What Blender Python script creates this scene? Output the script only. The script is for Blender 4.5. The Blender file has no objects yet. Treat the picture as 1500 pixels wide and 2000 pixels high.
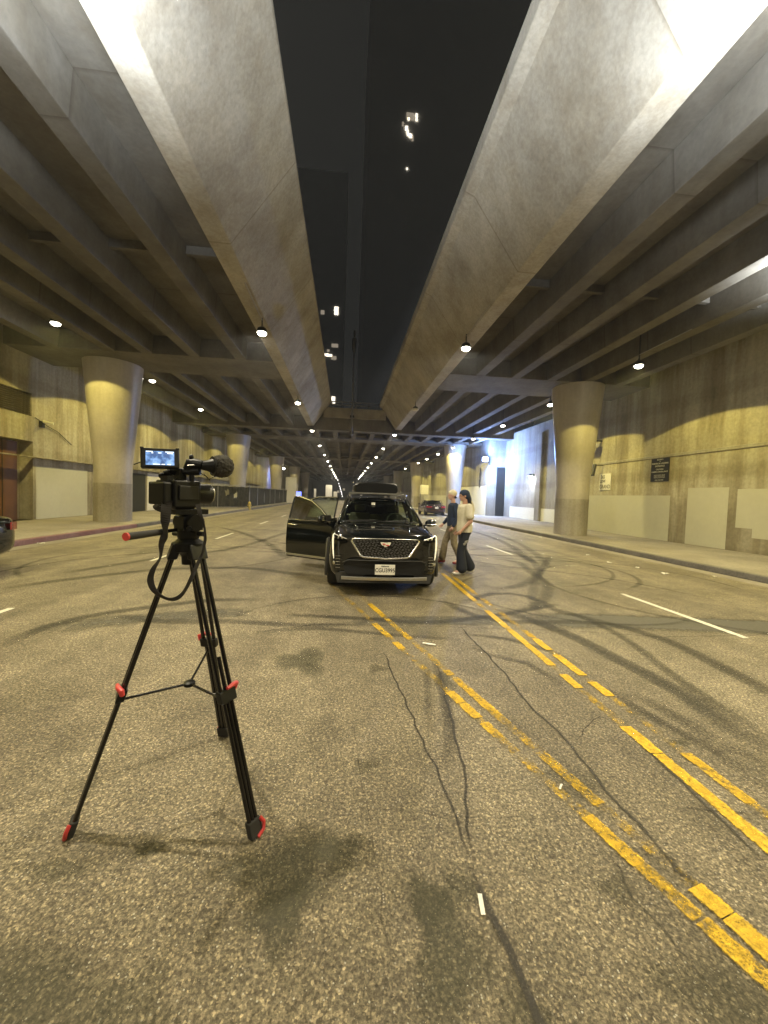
import bpy, bmesh, math, random
import numpy as np
from mathutils import Vector, Matrix, noise
random.seed(7); np.random.seed(7)
PI = math.pi
scene = bpy.context.scene
col = scene.collection
R = math.radians

# ------------------------------------------------------------------ camera
FPX, CAMH = 751.0, 1.6
def cam_axes(vp=(674., 967.), roll=1.7):
    r = R(roll)
    v = np.array([(vp[0]-750)/FPX, -(vp[1]-1000)/FPX, -1.]); v /= np.linalg.norm(v)
    a = np.array([math.cos(r), -math.sin(r), 0.]); ez = -(a@v)/v[2]
    e = np.array([a[0], a[1], ez]); e /= np.linalg.norm(e)
    return np.array([e, v, np.cross(e, v)])
RC = cam_axes()
cd = bpy.data.cameras.new('camera'); cam = bpy.data.objects.new('camera', cd); col.objects.link(cam)
M4 = Matrix.Identity(4)
for i in range(3):
    for j in range(3): M4[i][j] = RC[i][j]
M4[2][3] = CAMH
cam.matrix_world = M4
cd.sensor_fit = 'VERTICAL'; cd.sensor_height = 24.0; cd.lens = 24.0*FPX/2000.0
cd.clip_start = 0.05; cd.clip_end = 2000
scene.camera = cam
def G(px, py, z=0.0):                      # where the road (or a level z) is seen in the photograph
    d = RC@np.array([(px-750)/FPX, -(py-1000)/FPX, -1.]); t = (z-CAMH)/d[2]
    return Vector((t*d[0], t*d[1], z))
def at(px, py, Y):                         # point at depth Y
    d = RC@np.array([(px-750)/FPX, -(py-1000)/FPX, -1.]); t = Y/d[1]
    return Vector((t*d[0], Y, CAMH+t*d[2]))

# ------------------------------------------------------------------ world, exposure
w = bpy.data.worlds.new('World'); scene.world = w; w.use_nodes = True
bg = w.node_tree.nodes['Background']; bg.inputs[0].default_value = (0.021, 0.021, 0.019, 1); bg.inputs[1].default_value = 0.76
scene.view_settings.view_transform = 'Standard'; scene.view_settings.look = 'None'
scene.view_settings.exposure = 0.25; scene.view_settings.gamma = 1.0
scene.cycles.use_denoising = True
scene.cycles.max_bounces = 7; scene.cycles.diffuse_bounces = 4; scene.cycles.glossy_bounces = 3
scene.cycles.transparent_max_bounces = 16; scene.cycles.sample_clamp_indirect = 3.0
scene.cycles.caustics_reflective = False; scene.cycles.caustics_refractive = False
WARM = (1.0, 0.88, 0.62); YEL = (1.0, 0.82, 0.20); COOL = (0.80, 0.90, 1.0); BLUE = (0.32, 0.50, 1.0)

# ------------------------------------------------------------------ materials
def new_mat(name):
    m = bpy.data.materials.new(name); m.use_nodes = True
    nt = m.node_tree; return m, nt, nt.nodes['Principled BSDF']
def N(nt, t, **kw):
    n = nt.nodes.new(t)
    for k, v in kw.items():
        if k.startswith('i_'): n.inputs[int(k[2:])].default_value = v
        else: setattr(n, k, v)
    return n
def ramp(nt, src, stops):
    r = nt.nodes.new('ShaderNodeValToRGB'); cr = r.color_ramp
    while len(cr.elements) < len(stops): cr.elements.new(0.5)
    for e, (p, c) in zip(cr.elements, stops):
        e.position = p; e.color = c if len(c) == 4 else (*c, 1)
    nt.links.new(src, r.inputs[0]); return r.outputs[0]
def coords(nt, scale=(1, 1, 1), kind='Object', loc=(0, 0, 0)):
    tc = nt.nodes.new('ShaderNodeTexCoord'); mp = nt.nodes.new('ShaderNodeMapping')
    mp.inputs['Scale'].default_value = scale; mp.inputs['Location'].default_value = loc
    nt.links.new(tc.outputs[kind], mp.inputs[0]); return mp.outputs[0]
def noise_tex(nt, vec, scale, detail=4, rough=0.55):
    n = nt.nodes.new('ShaderNodeTexNoise'); n.inputs['Scale'].default_value = scale
    n.inputs['Detail'].default_value = detail; n.inputs['Roughness'].default_value = rough
    nt.links.new(vec, n.inputs['Vector']); return n.outputs['Fac']
def mixc(nt, fac, a, b, mode='MIX'):
    m = nt.nodes.new('ShaderNodeMix'); m.data_type = 'RGBA'; m.blend_type = mode
    for s, v in ((m.inputs[0], fac), (m.inputs[6], a), (m.inputs[7], b)):
        if hasattr(v, 'links'): nt.links.new(v, s)
        elif isinstance(v, (int, float)): s.default_value = v
        else: s.default_value = (*v, 1) if len(v) == 3 else v
    return m.outputs[2]
def bump(nt, b, h, strength=0.3, dist=0.01):
    n = nt.nodes.new('ShaderNodeBump'); n.inputs['Strength'].default_value = strength
    n.inputs['Distance'].default_value = dist; nt.links.new(h, n.inputs['Height'])
    nt.links.new(n.outputs[0], b.inputs['Normal'])
def simple(name, c, rough=0.5, metal=0.0, var=0.12, coat=0.0, spec=0.5, bumps=0.0, scale=25.0):
    m, nt, b = new_mat(name)
    v = coords(nt); f = noise_tex(nt, v, scale)
    lo = tuple(x*(1-var) for x in c); hi = tuple(min(1, x*(1+var)) for x in c)
    nt.links.new(ramp(nt, f, [(0.3, lo), (0.7, hi)]), b.inputs['Base Color'])
    b.inputs['Roughness'].default_value = rough; b.inputs['Metallic'].default_value = metal
    b.inputs['Coat Weight'].default_value = coat; b.inputs['Specular IOR Level'].default_value = spec
    b.inputs['Coat Roughness'].default_value = 0.04
    if bumps: bump(nt, b, f, bumps, 0.004)
    return m
def emit(name, c, s, sample=False):
    m, nt, b = new_mat(name)
    b.inputs['Base Color'].default_value = (*c, 1); b.inputs['Emission Color'].default_value = (*c, 1)
    b.inputs['Emission Strength'].default_value = s
    if not sample: m.cycles.emission_sampling = 'NONE'
    return m
def concrete(name, c1, c2, streak=0.0, joints=0.0, sc=1.0, rough=0.8, spots=0.25, form=0.0, dark=(0.06, 0.05, 0.04)):
    m, nt, b = new_mat(name)
    v = coords(nt); big = noise_tex(nt, v, 0.45*sc, 5, 0.6); fine = noise_tex(nt, v, 9*sc, 6, 0.65)
    base = ramp(nt, big, [(0.32, c1), (0.68, c2)])
    fm = ramp(nt, fine, [(0.3, (1-spots,)*3), (0.7, (1, 1, 1))])
    cc = mixc(nt, 1.0, base, fm, 'MULTIPLY')
    if streak:
        vs = coords(nt, (.8, .8, 0.10)); s = noise_tex(nt, vs, 1.3, 6, 0.6)
        sm = ramp(nt, s, [(0.46, (1, 1, 1)), (0.55, (0.62, 0.58, 0.50)), (0.66, (0.34, 0.30, 0.24))])
        vs2 = coords(nt, (1, 1, 0.05), loc=(3, 1, 0)); s2 = noise_tex(nt, vs2, 3.0, 3, 0.6)
        sm2 = ramp(nt, s2, [(0.45, (1, 1, 1)), (0.62, (0.74, 0.70, 0.62))])
        cc = mixc(nt, streak, cc, mixc(nt, 1.0, cc, sm, 'MULTIPLY'))
        cc = mixc(nt, streak, cc, mixc(nt, 1.0, cc, sm2, 'MULTIPLY'))
        # grime splashed up from the pavement
        geo = nt.nodes.new('ShaderNodeSeparateXYZ'); nt.links.new(coords(nt), geo.inputs[0])
        ad = N(nt, 'ShaderNodeMath', operation='MULTIPLY_ADD'); nt.links.new(noise_tex(nt, coords(nt, (1, 1, .4)), 1.3, 5), ad.inputs[0])
        ad.inputs[1].default_value = -3.0; nt.links.new(geo.outputs[2], ad.inputs[2])
        gm = ramp(nt, ad.outputs[0], [(0.0, (0.45, 0.42, 0.38)), (0.55, (1, 1, 1))])
        cc = mixc(nt, 0.8*min(1, streak), cc, mixc(nt, 1.0, cc, gm, 'MULTIPLY'))
    if joints:
        st_ = noise_tex(nt, coords(nt, (.5, .5, .5), loc=(7, 2, 4)), 1.1, 6, 0.62); c3 = ramp(nt, st_, [(0.34, (0.78, 0.75, 0.69)), (0.50, (1, 1, 1)), (0.66, (1.10, 1.09, 1.06))])
        cc = mixc(nt, 1.0, cc, c3, 'MULTIPLY')
        dr = noise_tex(nt, coords(nt, (3.5, 2.2, .35), loc=(1, 5, 0)), 1.0, 5, .65); cc = mixc(nt, 1.0, cc, ramp(nt, dr, [(0.42, (1, 1, 1)), (0.66, (0.86, 0.83, 0.78))]), 'MULTIPLY')
        sx_ = nt.nodes.new('ShaderNodeSeparateXYZ'); nt.links.new(coords(nt, (1, 1/joints, 1)), sx_.inputs[0])
        fr_ = N(nt, 'ShaderNodeMath', operation='FRACT'); nt.links.new(sx_.outputs[1], fr_.inputs[0])
        cc = mixc(nt, 1.0, cc, ramp(nt, fr_.outputs[0], [(0.0, (0.6, 0.56, 0.5)), (0.012, (1, 1, 1))]), 'MULTIPLY')
    if form:
        wv = N(nt, 'ShaderNodeTexWave', wave_type='BANDS', bands_direction='Z'); wv.inputs['Scale'].default_value = form
        wv.inputs['Distortion'].default_value = 0.4; nt.links.new(coords(nt), wv.inputs[0])
        wm = ramp(nt, wv.outputs['Fac'], [(0.02, (0.72, 0.70, 0.66)), (0.10, (1, 1, 1))])
        cc = mixc(nt, 0.6, cc, mixc(nt, 1.0, cc, wm, 'MULTIPLY'))
    nt.links.new(cc, b.inputs['Base Color']); b.inputs['Roughness'].default_value = rough
    bump(nt, b, fine, 0.35, 0.008)
    return m
M = {}
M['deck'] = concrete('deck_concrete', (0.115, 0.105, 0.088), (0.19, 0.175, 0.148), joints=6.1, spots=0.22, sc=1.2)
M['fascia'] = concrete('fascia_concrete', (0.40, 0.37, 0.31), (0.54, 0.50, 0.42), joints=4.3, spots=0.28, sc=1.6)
M['wall'] = concrete('wall_concrete', (0.44, 0.41, 0.33), (0.58, 0.54, 0.44), streak=0.68, spots=0.3, form=0.11)
M['wall_clean'] = concrete('wall_concrete_clean', (0.36, 0.34, 0.30), (0.48, 0.46, 0.41), streak=0.45, spots=0.25, form=0.11)
M['column'] = concrete('column_paint', (0.50, 0.46, 0.42), (0.60, 0.56, 0.50), streak=0.22, spots=0.14, sc=0.9, rough=0.36)
M['column_ring'] = concrete('column_base_paint', (0.46, 0.43, 0.39), (0.58, 0.55, 0.49), streak=0.45, spots=0.25, sc=1.5, rough=0.6)
M['patch'] = concrete('grey_cover_paint', (0.45, 0.44, 0.37), (0.52, 0.51, 0.43), spots=0.06, sc=0.6, rough=0.6)
M['pave'] = concrete('pavement_concrete', (0.24, 0.21, 0.18), (0.36, 0.33, 0.28), spots=0.35, sc=1.6)
M['kerb'] = concrete('kerb_concrete', (0.15, 0.14, 0.12), (0.27, 0.25, 0.22), spots=0.4, sc=2.5)
M['kerb_red'] = concrete('kerb_faded_red', (0.25, 0.12, 0.12), (0.32, 0.20, 0.20), spots=0.4, sc=2.5)
M['paint_black'] = simple('car_paint_black', (0.002, 0.003, 0.003), 0.12, coat=1.0, spec=0.3)
M['paint_maroon'] = simple('car_paint_maroon', (0.022, 0.005, 0.008), 0.25, 0.0, coat=1.0)
M['plastic'] = simple('black_plastic', (0.010, 0.010, 0.010), 0.42, spec=0.3)
M['cladding'] = simple('grey_cladding', (0.028, 0.027, 0.025), 0.55)
M['rubber'] = simple('tyre_rubber', (0.018, 0.017, 0.016), 0.75, bumps=0.3)
M['chrome'] = simple('chrome', (0.80, 0.79, 0.74), 0.26, 1.0, 0.04)
M['drl'] = simple('daytime_light_lens', (0.70, 0.68, 0.58), 0.3, coat=1.0)
M['satin'] = simple('satin_silver', (0.52, 0.51, 0.48), 0.32, 0.9, 0.06)
M['alloy'] = simple('alloy_wheel', (0.30, 0.30, 0.30), 0.3, 0.9)
M['red'] = simple('red_plastic', (0.55, 0.05, 0.05), 0.4)
M['tail'] = simple('tail_lens', (0.25, 0.006, 0.012), 0.12, coat=1.0)
M['metal_dark'] = simple('dark_metal', (0.05, 0.05, 0.048), 0.5, 0.6)
M['metal_grey'] = simple('galvanised_metal', (0.32, 0.31, 0.29), 0.5, 0.7)
M['matte'] = simple('camera_black', (0.005, 0.005, 0.005), 0.42, spec=0.25)
M['tube'] = simple('tripod_anodised', (0.006, 0.005, 0.005), 0.22, 0.0, coat=0.25, spec=0.4)
M['strap'] = simple('strap_webbing', (0.015, 0.012, 0.010), 0.8, bumps=0.3, scale=160)
M['fur'] = simple('windscreen_fur', (0.035, 0.032, 0.026), 0.95, var=0.7, bumps=1.0, scale=140)
M['white'] = simple('white_paint', (0.72, 0.70, 0.64), 0.6, var=0.06)
M['ink'] = simple('black_ink', (0.02, 0.02, 0.02), 0.6)
M['sign_black'] = simple('sign_black', (0.018, 0.017, 0.015), 0.35)
M['lettering'] = simple('sign_lettering', (0.62, 0.60, 0.55), 0.5)
M['brown'] = simple('brown_door_paint', (0.13, 0.055, 0.016), 0.5, var=0.2, scale=1.5)
M['louver'] = simple('louver_metal', (0.16, 0.13, 0.09), 0.55, 0.3, var=0.25)
M['cloth_green'] = simple('fence_windscreen_cloth', (0.035, 0.033, 0.024), 0.9, var=0.5, scale=4)
M['skin'] = simple('skin_tan', (0.42, 0.24, 0.17), 0.5, var=0.06)
M['skin2'] = simple('skin_light', (0.55, 0.33, 0.26), 0.5, var=0.06)
M['cream'] = simple('cream_cotton', (0.66, 0.60, 0.44), 0.9, bumps=0.4, scale=60)
M['tan'] = simple('tan_cotton', (0.60, 0.56, 0.46), 0.9, bumps=0.4, scale=40)
M['navy'] = simple('navy_cotton', (0.014, 0.026, 0.062), 0.85, bumps=0.4, scale=50)
M['black_cloth'] = simple('black_denim', (0.008, 0.011, 0.020), 0.85, bumps=0.4, scale=50)
M['khaki'] = simple('khaki_cotton', (0.22, 0.18, 0.11), 0.9, var=0.3, bumps=0.5, scale=14)
M['hair'] = simple('dark_hair', (0.012, 0.010, 0.014), 0.6, bumps=0.6, scale=90)
M['maroon'] = simple('maroon_suede', (0.18, 0.018, 0.020), 0.7)
M['hydrant'] = simple('hydrant_yellow', (0.50, 0.38, 0.10), 0.5)
M['interior'] = simple('car_interior', (0.03, 0.032, 0.028), 0.7)
M['seat_leather'] = simple('seat_leather', (0.16, 0.16, 0.12), 0.5)
M['facade'] = simple('night_glass_facade', (1.0, 1.0, 1.0), 0.95, 1.0, var=0.03, scale=0.2)
M['lens'] = emit('lamp_lens', (1.0, 0.93, 0.74), 30)
M['lens_cool'] = emit('lamp_lens_cool', (0.85, 0.93, 1.0), 300)
M['window_lit'] = emit('lit_window', (1.0, 0.90, 0.72), 1.5)
M['window_dim'] = emit('dim_window', (1.0, 0.85, 0.65), 0.22)
M['bead'] = emit('light_bead', (1.0, 0.92, 0.9), 5)
M['drl_emissive'] = emit('daytime_light_emissive', (0.95, 0.90, 0.70), 0.42)  # weak emission put on the daytime strips to brighten them
M['blue_screen'] = emit('blue_sign_glow', (0.15, 0.2, 1.0), 2.5)
M['cool_panel'] = simple('pale_panel', (0.75, 0.74, 0.66), 0.5)
def glassm(name, tint, alpha=0.25, rough=0.02):
    m = bpy.data.materials.new(name); m.use_nodes = True; nt = m.node_tree
    for n in list(nt.nodes): nt.nodes.remove(n)
    o = nt.nodes.new('ShaderNodeOutputMaterial'); t = nt.nodes.new('ShaderNodeBsdfTransparent'); t.inputs[0].default_value = (*tint, 1)
    g = nt.nodes.new('ShaderNodeBsdfGlossy'); g.inputs['Roughness'].default_value = rough
    f = nt.nodes.new('ShaderNodeFresnel'); f.inputs[0].default_value = 1.5
    mx = nt.nodes.new('ShaderNodeMixShader'); nt.links.new(f.outputs[0], mx.inputs[0]); nt.links.new(t.outputs[0], mx.inputs[1])
    nt.links.new(g.outputs[0], mx.inputs[2]); nt.links.new(mx.outputs[0], o.inputs[0]); return m
M['glass'] = glassm('tinted_glass', (0.30, 0.36, 0.31)); M['glass_clear'] = glassm('window_glass', (0.62, 0.70, 0.58))
M['glass_dark'] = glassm('privacy_glass', (0.05, 0.07, 0.07))

def asphalt():
    m, nt, b = new_mat('asphalt')
    v = coords(nt)
    big = noise_tex(nt, v, 0.55, 6, 0.62); mid = noise_tex(nt, v, 3.3, 6, 0.7)
    base = ramp(nt, big, [(0.30, (0.140, 0.121, 0.092)), (0.5, (0.205, 0.182, 0.142)), (0.72, (0.265, 0.237, 0.188))])
    midm = ramp(nt, mid, [(0.28, (0.62, 0.62, 0.60)), (0.6, (1.05, 1.05, 1.05))])
    c = mixc(nt, 1.0, base, midm, 'MULTIPLY')
    g1 = noise_tex(nt, v, 58, 5, 0.82)
    gm = ramp(nt, g1, [(0.36, (0.40, 0.38, 0.34)), (0.50, (0.95, 0.93, 0.88)), (0.62, (1.8, 1.74, 1.58))])
    c = mixc(nt, 1.0, c, gm, 'MULTIPLY')
    v2 = nt.nodes.new('ShaderNodeTexVoronoi'); v2.inputs['Scale'].default_value = 125; nt.links.new(v, v2.inputs['Vector'])
    s2_ = nt.nodes.new('ShaderNodeSeparateColor'); nt.links.new(v2.outputs['Color'], s2_.inputs[0])
    c = mixc(nt, 0.85, c, mixc(nt, 1.0, c, ramp(nt, s2_.outputs[1], [(0, (.42, .40, .36)), (.5, (.85, .83, .78)), (.82, (1.2, 1.17, 1.08)), (1, (2.4, 2.3, 2.05))]), 'MULTIPLY'))
    vo = nt.nodes.new('ShaderNodeTexVoronoi'); vo.inputs['Scale'].default_value = 105; nt.links.new(v, vo.inputs['Vector'])
    sep = nt.nodes.new('ShaderNodeSeparateColor'); nt.links.new(vo.outputs['Color'], sep.inputs[0])
    a = ramp(nt, sep.outputs[0], [(0.90, (0, 0, 0)), (0.97, (1, 1, 1))]); d = ramp(nt, vo.outputs['Distance'], [(0.28, (1, 1, 1)), (0.42, (0, 0, 0))])
    sp = mixc(nt, 1.0, a, d, 'MULTIPLY')
    c = mixc(nt, sp, c, (0.52, 0.49, 0.42))
    # rolled ruts along the lanes
    vr = coords(nt, (1.0, 0.04, 1.0)); rut = noise_tex(nt, vr, 1.7, 3, 0.5)
    rm = ramp(nt, rut, [(0.35, (0.74, 0.73, 0.72)), (0.65, (1.06, 1.06, 1.05))]); c = mixc(nt, 1.0, c, rm, 'MULTIPLY')
    nt.links.new(c, b.inputs['Base Color'])
    rr = ramp(nt, g1, [(0.3, (0.85,)*3), (0.7, (0.5,)*3)]); nt.links.new(rr, b.inputs['Roughness'])
    bump(nt, b, g1, 0.8, 0.012)
    return m
M['asphalt'] = asphalt()

def decal(name, c, thresh=0.5, soft=0.12, scale=6.0, rough=0.7, dens=1.0, detail=6, power=1.0, colvar=0.25, fine=0):
    """sheet material: noise-broken coverage x the 'cov' attribute (1 in the middle, 0 at the feathered edge)"""
    m, nt, b = new_mat(name)
    at_ = nt.nodes.new('ShaderNodeAttribute'); at_.attribute_name = 'cov'
    v = coords(nt); n = noise_tex(nt, v, scale, detail, 0.7)
    if fine:
        q1 = N(nt, 'ShaderNodeMath', operation='MULTIPLY_ADD'); nt.links.new(noise_tex(nt, v, fine, 4, .8), q1.inputs[0]); q1.inputs[1].default_value = .55
        q2 = N(nt, 'ShaderNodeMath', operation='MULTIPLY'); nt.links.new(n, q2.inputs[0]); q2.inputs[1].default_value = .55; q3 = N(nt, 'ShaderNodeMath', operation='SUBTRACT'); nt.links.new(q2.outputs[0], q3.inputs[0]); q3.inputs[1].default_value = .05
        nt.links.new(q3.outputs[0], q1.inputs[2]); n = q1.outputs[0]
    ad = N(nt, 'ShaderNodeMath', operation='ADD'); nt.links.new(n, ad.inputs[0]); nt.links.new(at_.outputs['Fac'], ad.inputs[1])
    al = ramp(nt, ad.outputs[0], [(0, (0, 0, 0)), (1, (1, 1, 1))])
    mr = N(nt, 'ShaderNodeMapRange'); nt.links.new(ad.outputs[0], mr.inputs[0])
    mr.inputs[1].default_value = 1.5-thresh-soft; mr.inputs[2].default_value = 1.5-thresh+soft; mr.inputs[3].default_value = 0; mr.inputs[4].default_value = dens
    nt.links.new(mr.outputs[0], b.inputs['Alpha'])
    n2 = noise_tex(nt, v, scale*4, 5, 0.7)
    nt.links.new(ramp(nt, n2, [(0.3, tuple(x*(1-colvar) for x in c)), (0.7, tuple(min(1, x*(1+colvar)) for x in c))]), b.inputs['Base Color'])
    b.inputs['Roughness'].default_value = rough
    nt.nodes.remove(al.node)
    return m
M['yellow'] = decal('worn_yellow_paint', (0.56, 0.36, 0.018), thresh=0.58, soft=0.10, scale=9, colvar=0.5, fine=85)
M['whiteline'] = decal('worn_white_paint', (0.62, 0.60, 0.52), thresh=0.58, soft=0.07, scale=12, fine=80)
M['skid'] = decal('tyre_rubber_marks', (0.035, 0.032, 0.028), thresh=0.45, soft=0.46, scale=13, dens=0.66, fine=60)
M['crack'] = decal('tar_crack', (0.030, 0.026, 0.022), thresh=0.54, soft=0.28, scale=14, dens=0.75, fine=90)
M['stain_and_blob'] = decal('oil_stain_and_blob', (0.060, 0.058, 0.034), thresh=0.36, soft=0.55, scale=8, dens=0.62, fine=50)
M['patchroad'] = decal('smooth_asphalt_patch', (0.095, 0.088, 0.074), thresh=0.6, soft=0.3, scale=7, dens=0.85)

# ------------------------------------------------------------------ mesh helpers
class MB:
    def __init__(s): s.v = []; s.f = []
    def add(s, vs, fs):
        o = len(s.v); s.v += [tuple(p) for p in vs]; s.f += [tuple(i+o for i in f) for f in fs]; return s
    def box(s, x0, x1, y0, y1, z0, z1, mat=None):
        vs = [Vector((x, y, z)) for z in (z0, z1) for x, y in ((x0, y0), (x1, y0), (x1, y1), (x0, y1))]
        if mat is not None: vs = [mat@p for p in vs]
        return s.add(vs, [(0, 3, 2, 1), (4, 5, 6, 7), (0, 1, 5, 4), (1, 2, 6, 5), (2, 3, 7, 6), (3, 0, 4, 7)])
    def cyl(s, a, b, r0, r1=None, n=16, caps=True):
        r1 = r0 if r1 is None else r1; a = Vector(a); b = Vector(b); d = (b-a).normalized()
        u = d.orthogonal().normalized(); w = d.cross(u); vs = []
        for p, r in ((a, r0), (b, r1)):
            for i in range(n):
                t = 2*PI*i/n; vs.append(p+u*math.cos(t)*r+w*math.sin(t)*r)
        fs = [(i, (i+1) % n, n+(i+1) % n, n+i) for i in range(n)]
        if caps: fs += [tuple(range(n))[::-1], tuple(range(n, 2*n))]
        return s.add(vs, fs)
    def tube(s, pts, r, n=8):
        pts = [Vector(p) for p in pts]; rr = r if isinstance(r, (list, tuple)) else [r]*len(pts); vs = []; u = None
        for i, p in enumerate(pts):
            d = (pts[min(i+1, len(pts)-1)]-pts[max(i-1, 0)]).normalized()
            u = d.orthogonal().normalized() if u is None else (u-d*u.dot(d)).normalized()
            w = d.cross(u)
            vs += [p+u*math.cos(2*PI*k/n)*rr[i]+w*math.sin(2*PI*k/n)*rr[i] for k in range(n)]
        m = len(pts)
        fs = [(i*n+k, i*n+(k+1) % n, (i+1)*n+(k+1) % n, (i+1)*n+k) for i in range(m-1) for k in range(n)]
        fs += [tuple(range(n))[::-1], tuple(range((m-1)*n, m*n))]
        return s.add(vs, fs)
    def lathe(s, prof, c=(0, 0, 0), n=48, axis='z'):
        vs = []
        for r, h in prof:
            for i in range(n):
                t = 2*PI*i/n; x, y = r*math.cos(t), r*math.sin(t)
                p = (x, y, h) if axis == 'z' else ((h, x, y) if axis == 'x' else (x, h, y))
                vs.append(Vector(p)+Vector(c))
        m = len(prof)
        fs = [(i*n+k, i*n+(k+1) % n, (i+1)*n+(k+1) % n, (i+1)*n+k) for i in range(m-1) for k in range(n)]
        fs += [tuple(range(n))[::-1], tuple(range((m-1)*n, m*n))]
        return s.add(vs, fs)
    def ell(s, c, r, nu=16, nv=10, mat=None):
        c = Vector(c); r = Vector(r) if hasattr(r, '__len__') else Vector((r, r, r)); vs = []
        for j in range(nv+1):
            ph = PI*j/nv
            for i in range(nu):
                t = 2*PI*i/nu; p = Vector((r.x*math.sin(ph)*math.cos(t), r.y*math.sin(ph)*math.sin(t), r.z*math.cos(ph)))
                if mat is not None: p = mat@p
                vs.append(c+p)
        fs = [(j*nu+i, (j+1)*nu+i, (j+1)*nu+(i+1) % nu, j*nu+(i+1) % nu) for j in range(nv) for i in range(nu)]
        return s.add(vs, fs)
    def prism(s, poly, y0, y1, axis='y'):
        n = len(poly); mk = {'y': lambda a, b, h: (a, h, b), 'x': lambda a, b, h: (h, a, b), 'z': lambda a, b, h: (a, b, h)}[axis]
        vs = [mk(a, b, y0) for a, b in poly]+[mk(a, b, y1) for a, b in poly]
        fs = [tuple(range(n))[::-1], tuple(range(n, 2*n))]+[(i, (i+1) % n, n+(i+1) % n, n+i) for i in range(n)]
        return s.add(vs, fs)
    def loft(s, rings, close=False, caps=True):
        n = len(rings[0]); vs = [p for r in rings for p in r]; m = len(rings)
        k = n if close else n-1
        fs = [(i*n+j, i*n+(j+1) % n, (i+1)*n+(j+1) % n, (i+1)*n+j) for i in range(m-1) for j in range(k)]
        if caps and close: fs += [tuple(range(n))[::-1], tuple(range((m-1)*n, m*n))]
        return s.add(vs, fs)
    def xf(s, mat): s.v = [tuple(mat@Vector(p)) for p in s.v]; return s
    def mesh(s, name):
        me = bpy.data.meshes.new(name); me.from_pydata([tuple(p) for p in s.v], [], s.f)
        bm = bmesh.new(); bm.from_mesh(me)
        bmesh.ops.recalc_face_normals(bm, faces=bm.faces); bm.to_mesh(me); bm.free(); return me
    def build(s, name, mat, parent=None, smooth=None, bevel=0.0, label=None):
        me = s.mesh(name); o = bpy.data.objects.new(name, me); col.objects.link(o)
        me.materials.append(mat if not isinstance(mat, str) else M[mat])
        if parent: o.parent = parent
        if smooth is not None: shade(me, smooth)
        if bevel:
            b = o.modifiers.new('bevel', 'BEVEL'); b.width = bevel; b.segments = 2; b.limit_method = 'ANGLE'; b.angle_limit = R(35)
        if label: o['label'] = label
        return o
def shade(me, ang=35):
    me.polygons.foreach_set('use_smooth', [True]*len(me.polygons))
    try: me.set_sharp_from_angle(angle=R(ang))
    except Exception: pass
def tag(o, label=None, cat=None, group=None, kind=None):
    if label: o['label'] = label
    if cat: o['category'] = cat
    if group: o['group'] = group
    if kind: o['kind'] = kind
    return o
def thing(name, label, cat, loc=(0, 0, 0), rz=0, group=None):
    o = bpy.data.objects.new(name, None); o.empty_display_size = 0.2; col.objects.link(o)
    o.location = loc; o.rotation_euler = (0, 0, rz); return tag(o, label, cat, group)
def copy_tree(o, parent=None):
    c = o.copy(); col.objects.link(c); c.parent = parent
    for ch in [x for x in bpy.data.objects if x.parent == o]: copy_tree(ch, c)
    return c
def finish(o):                      # apply the modifiers of o
    dg = bpy.context.evaluated_depsgraph_get(); dg.update()
    me = bpy.data.meshes.new_from_object(o.evaluated_get(dg)); old = o.data
    o.modifiers.clear(); o.data = me; me.name = old.name; return o
def boolcut(o, cutters):
    cs = []
    for k, c in enumerate(cutters):
        t = bpy.data.objects.new('cut', c.mesh('cut')); col.objects.link(t); cs.append(t)
        m = o.modifiers.new('b%d' % k, 'BOOLEAN'); m.operation = 'DIFFERENCE'; m.solver = 'EXACT'; m.object = t
    finish(o)
    for t in cs: bpy.data.objects.remove(t)
    return o
def text_mesh(txt, size, mat, name='lettering', bold=0.0, mw=None, parent=None, extr=0.002, align='CENTER', sx=1.0):
    cu = bpy.data.curves.new('t', 'FONT'); cu.body = txt; cu.size = size; cu.align_x = align; cu.align_y = 'CENTER'
    cu.extrude = extr; cu.offset = bold; cu.resolution_u = 3
    o = bpy.data.objects.new('t', cu); col.objects.link(o)
    dg = bpy.context.evaluated_depsgraph_get(); dg.update()
    me = bpy.data.meshes.new_from_object(o.evaluated_get(dg)); bpy.data.objects.remove(o)
    me.transform(Matrix.Diagonal((sx, 1, 1, 1)))
    if mw is not None: me.transform(mw)
    me.name = name; r = bpy.data.objects.new(name, me); col.objects.link(r)
    me.materials.clear(); me.materials.append(M[mat])
    if parent: r.parent = parent
    return r
def spot(name, loc, power, color, size=155, blend=0.15, rot=(0, 0, 0), parent=None, radius=0.07):
    l = bpy.data.lights.new(name, 'SPOT'); l.energy = power; l.color = color; l.spot_size = R(size); l.spot_blend = blend
    l.shadow_soft_size = radius
    o = bpy.data.objects.new(name, l); col.objects.link(o); o.location = loc; o.rotation_euler = rot
    if parent: o.parent = parent
    return o
def point(name, loc, power, color, radius=0.15, parent=None):
    l = bpy.data.lights.new(name, 'POINT'); l.energy = power; l.color = color; l.shadow_soft_size = radius
    o = bpy.data.objects.new(name, l); col.objects.link(o); o.location = loc
    if parent: o.parent = parent
    return o

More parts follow.
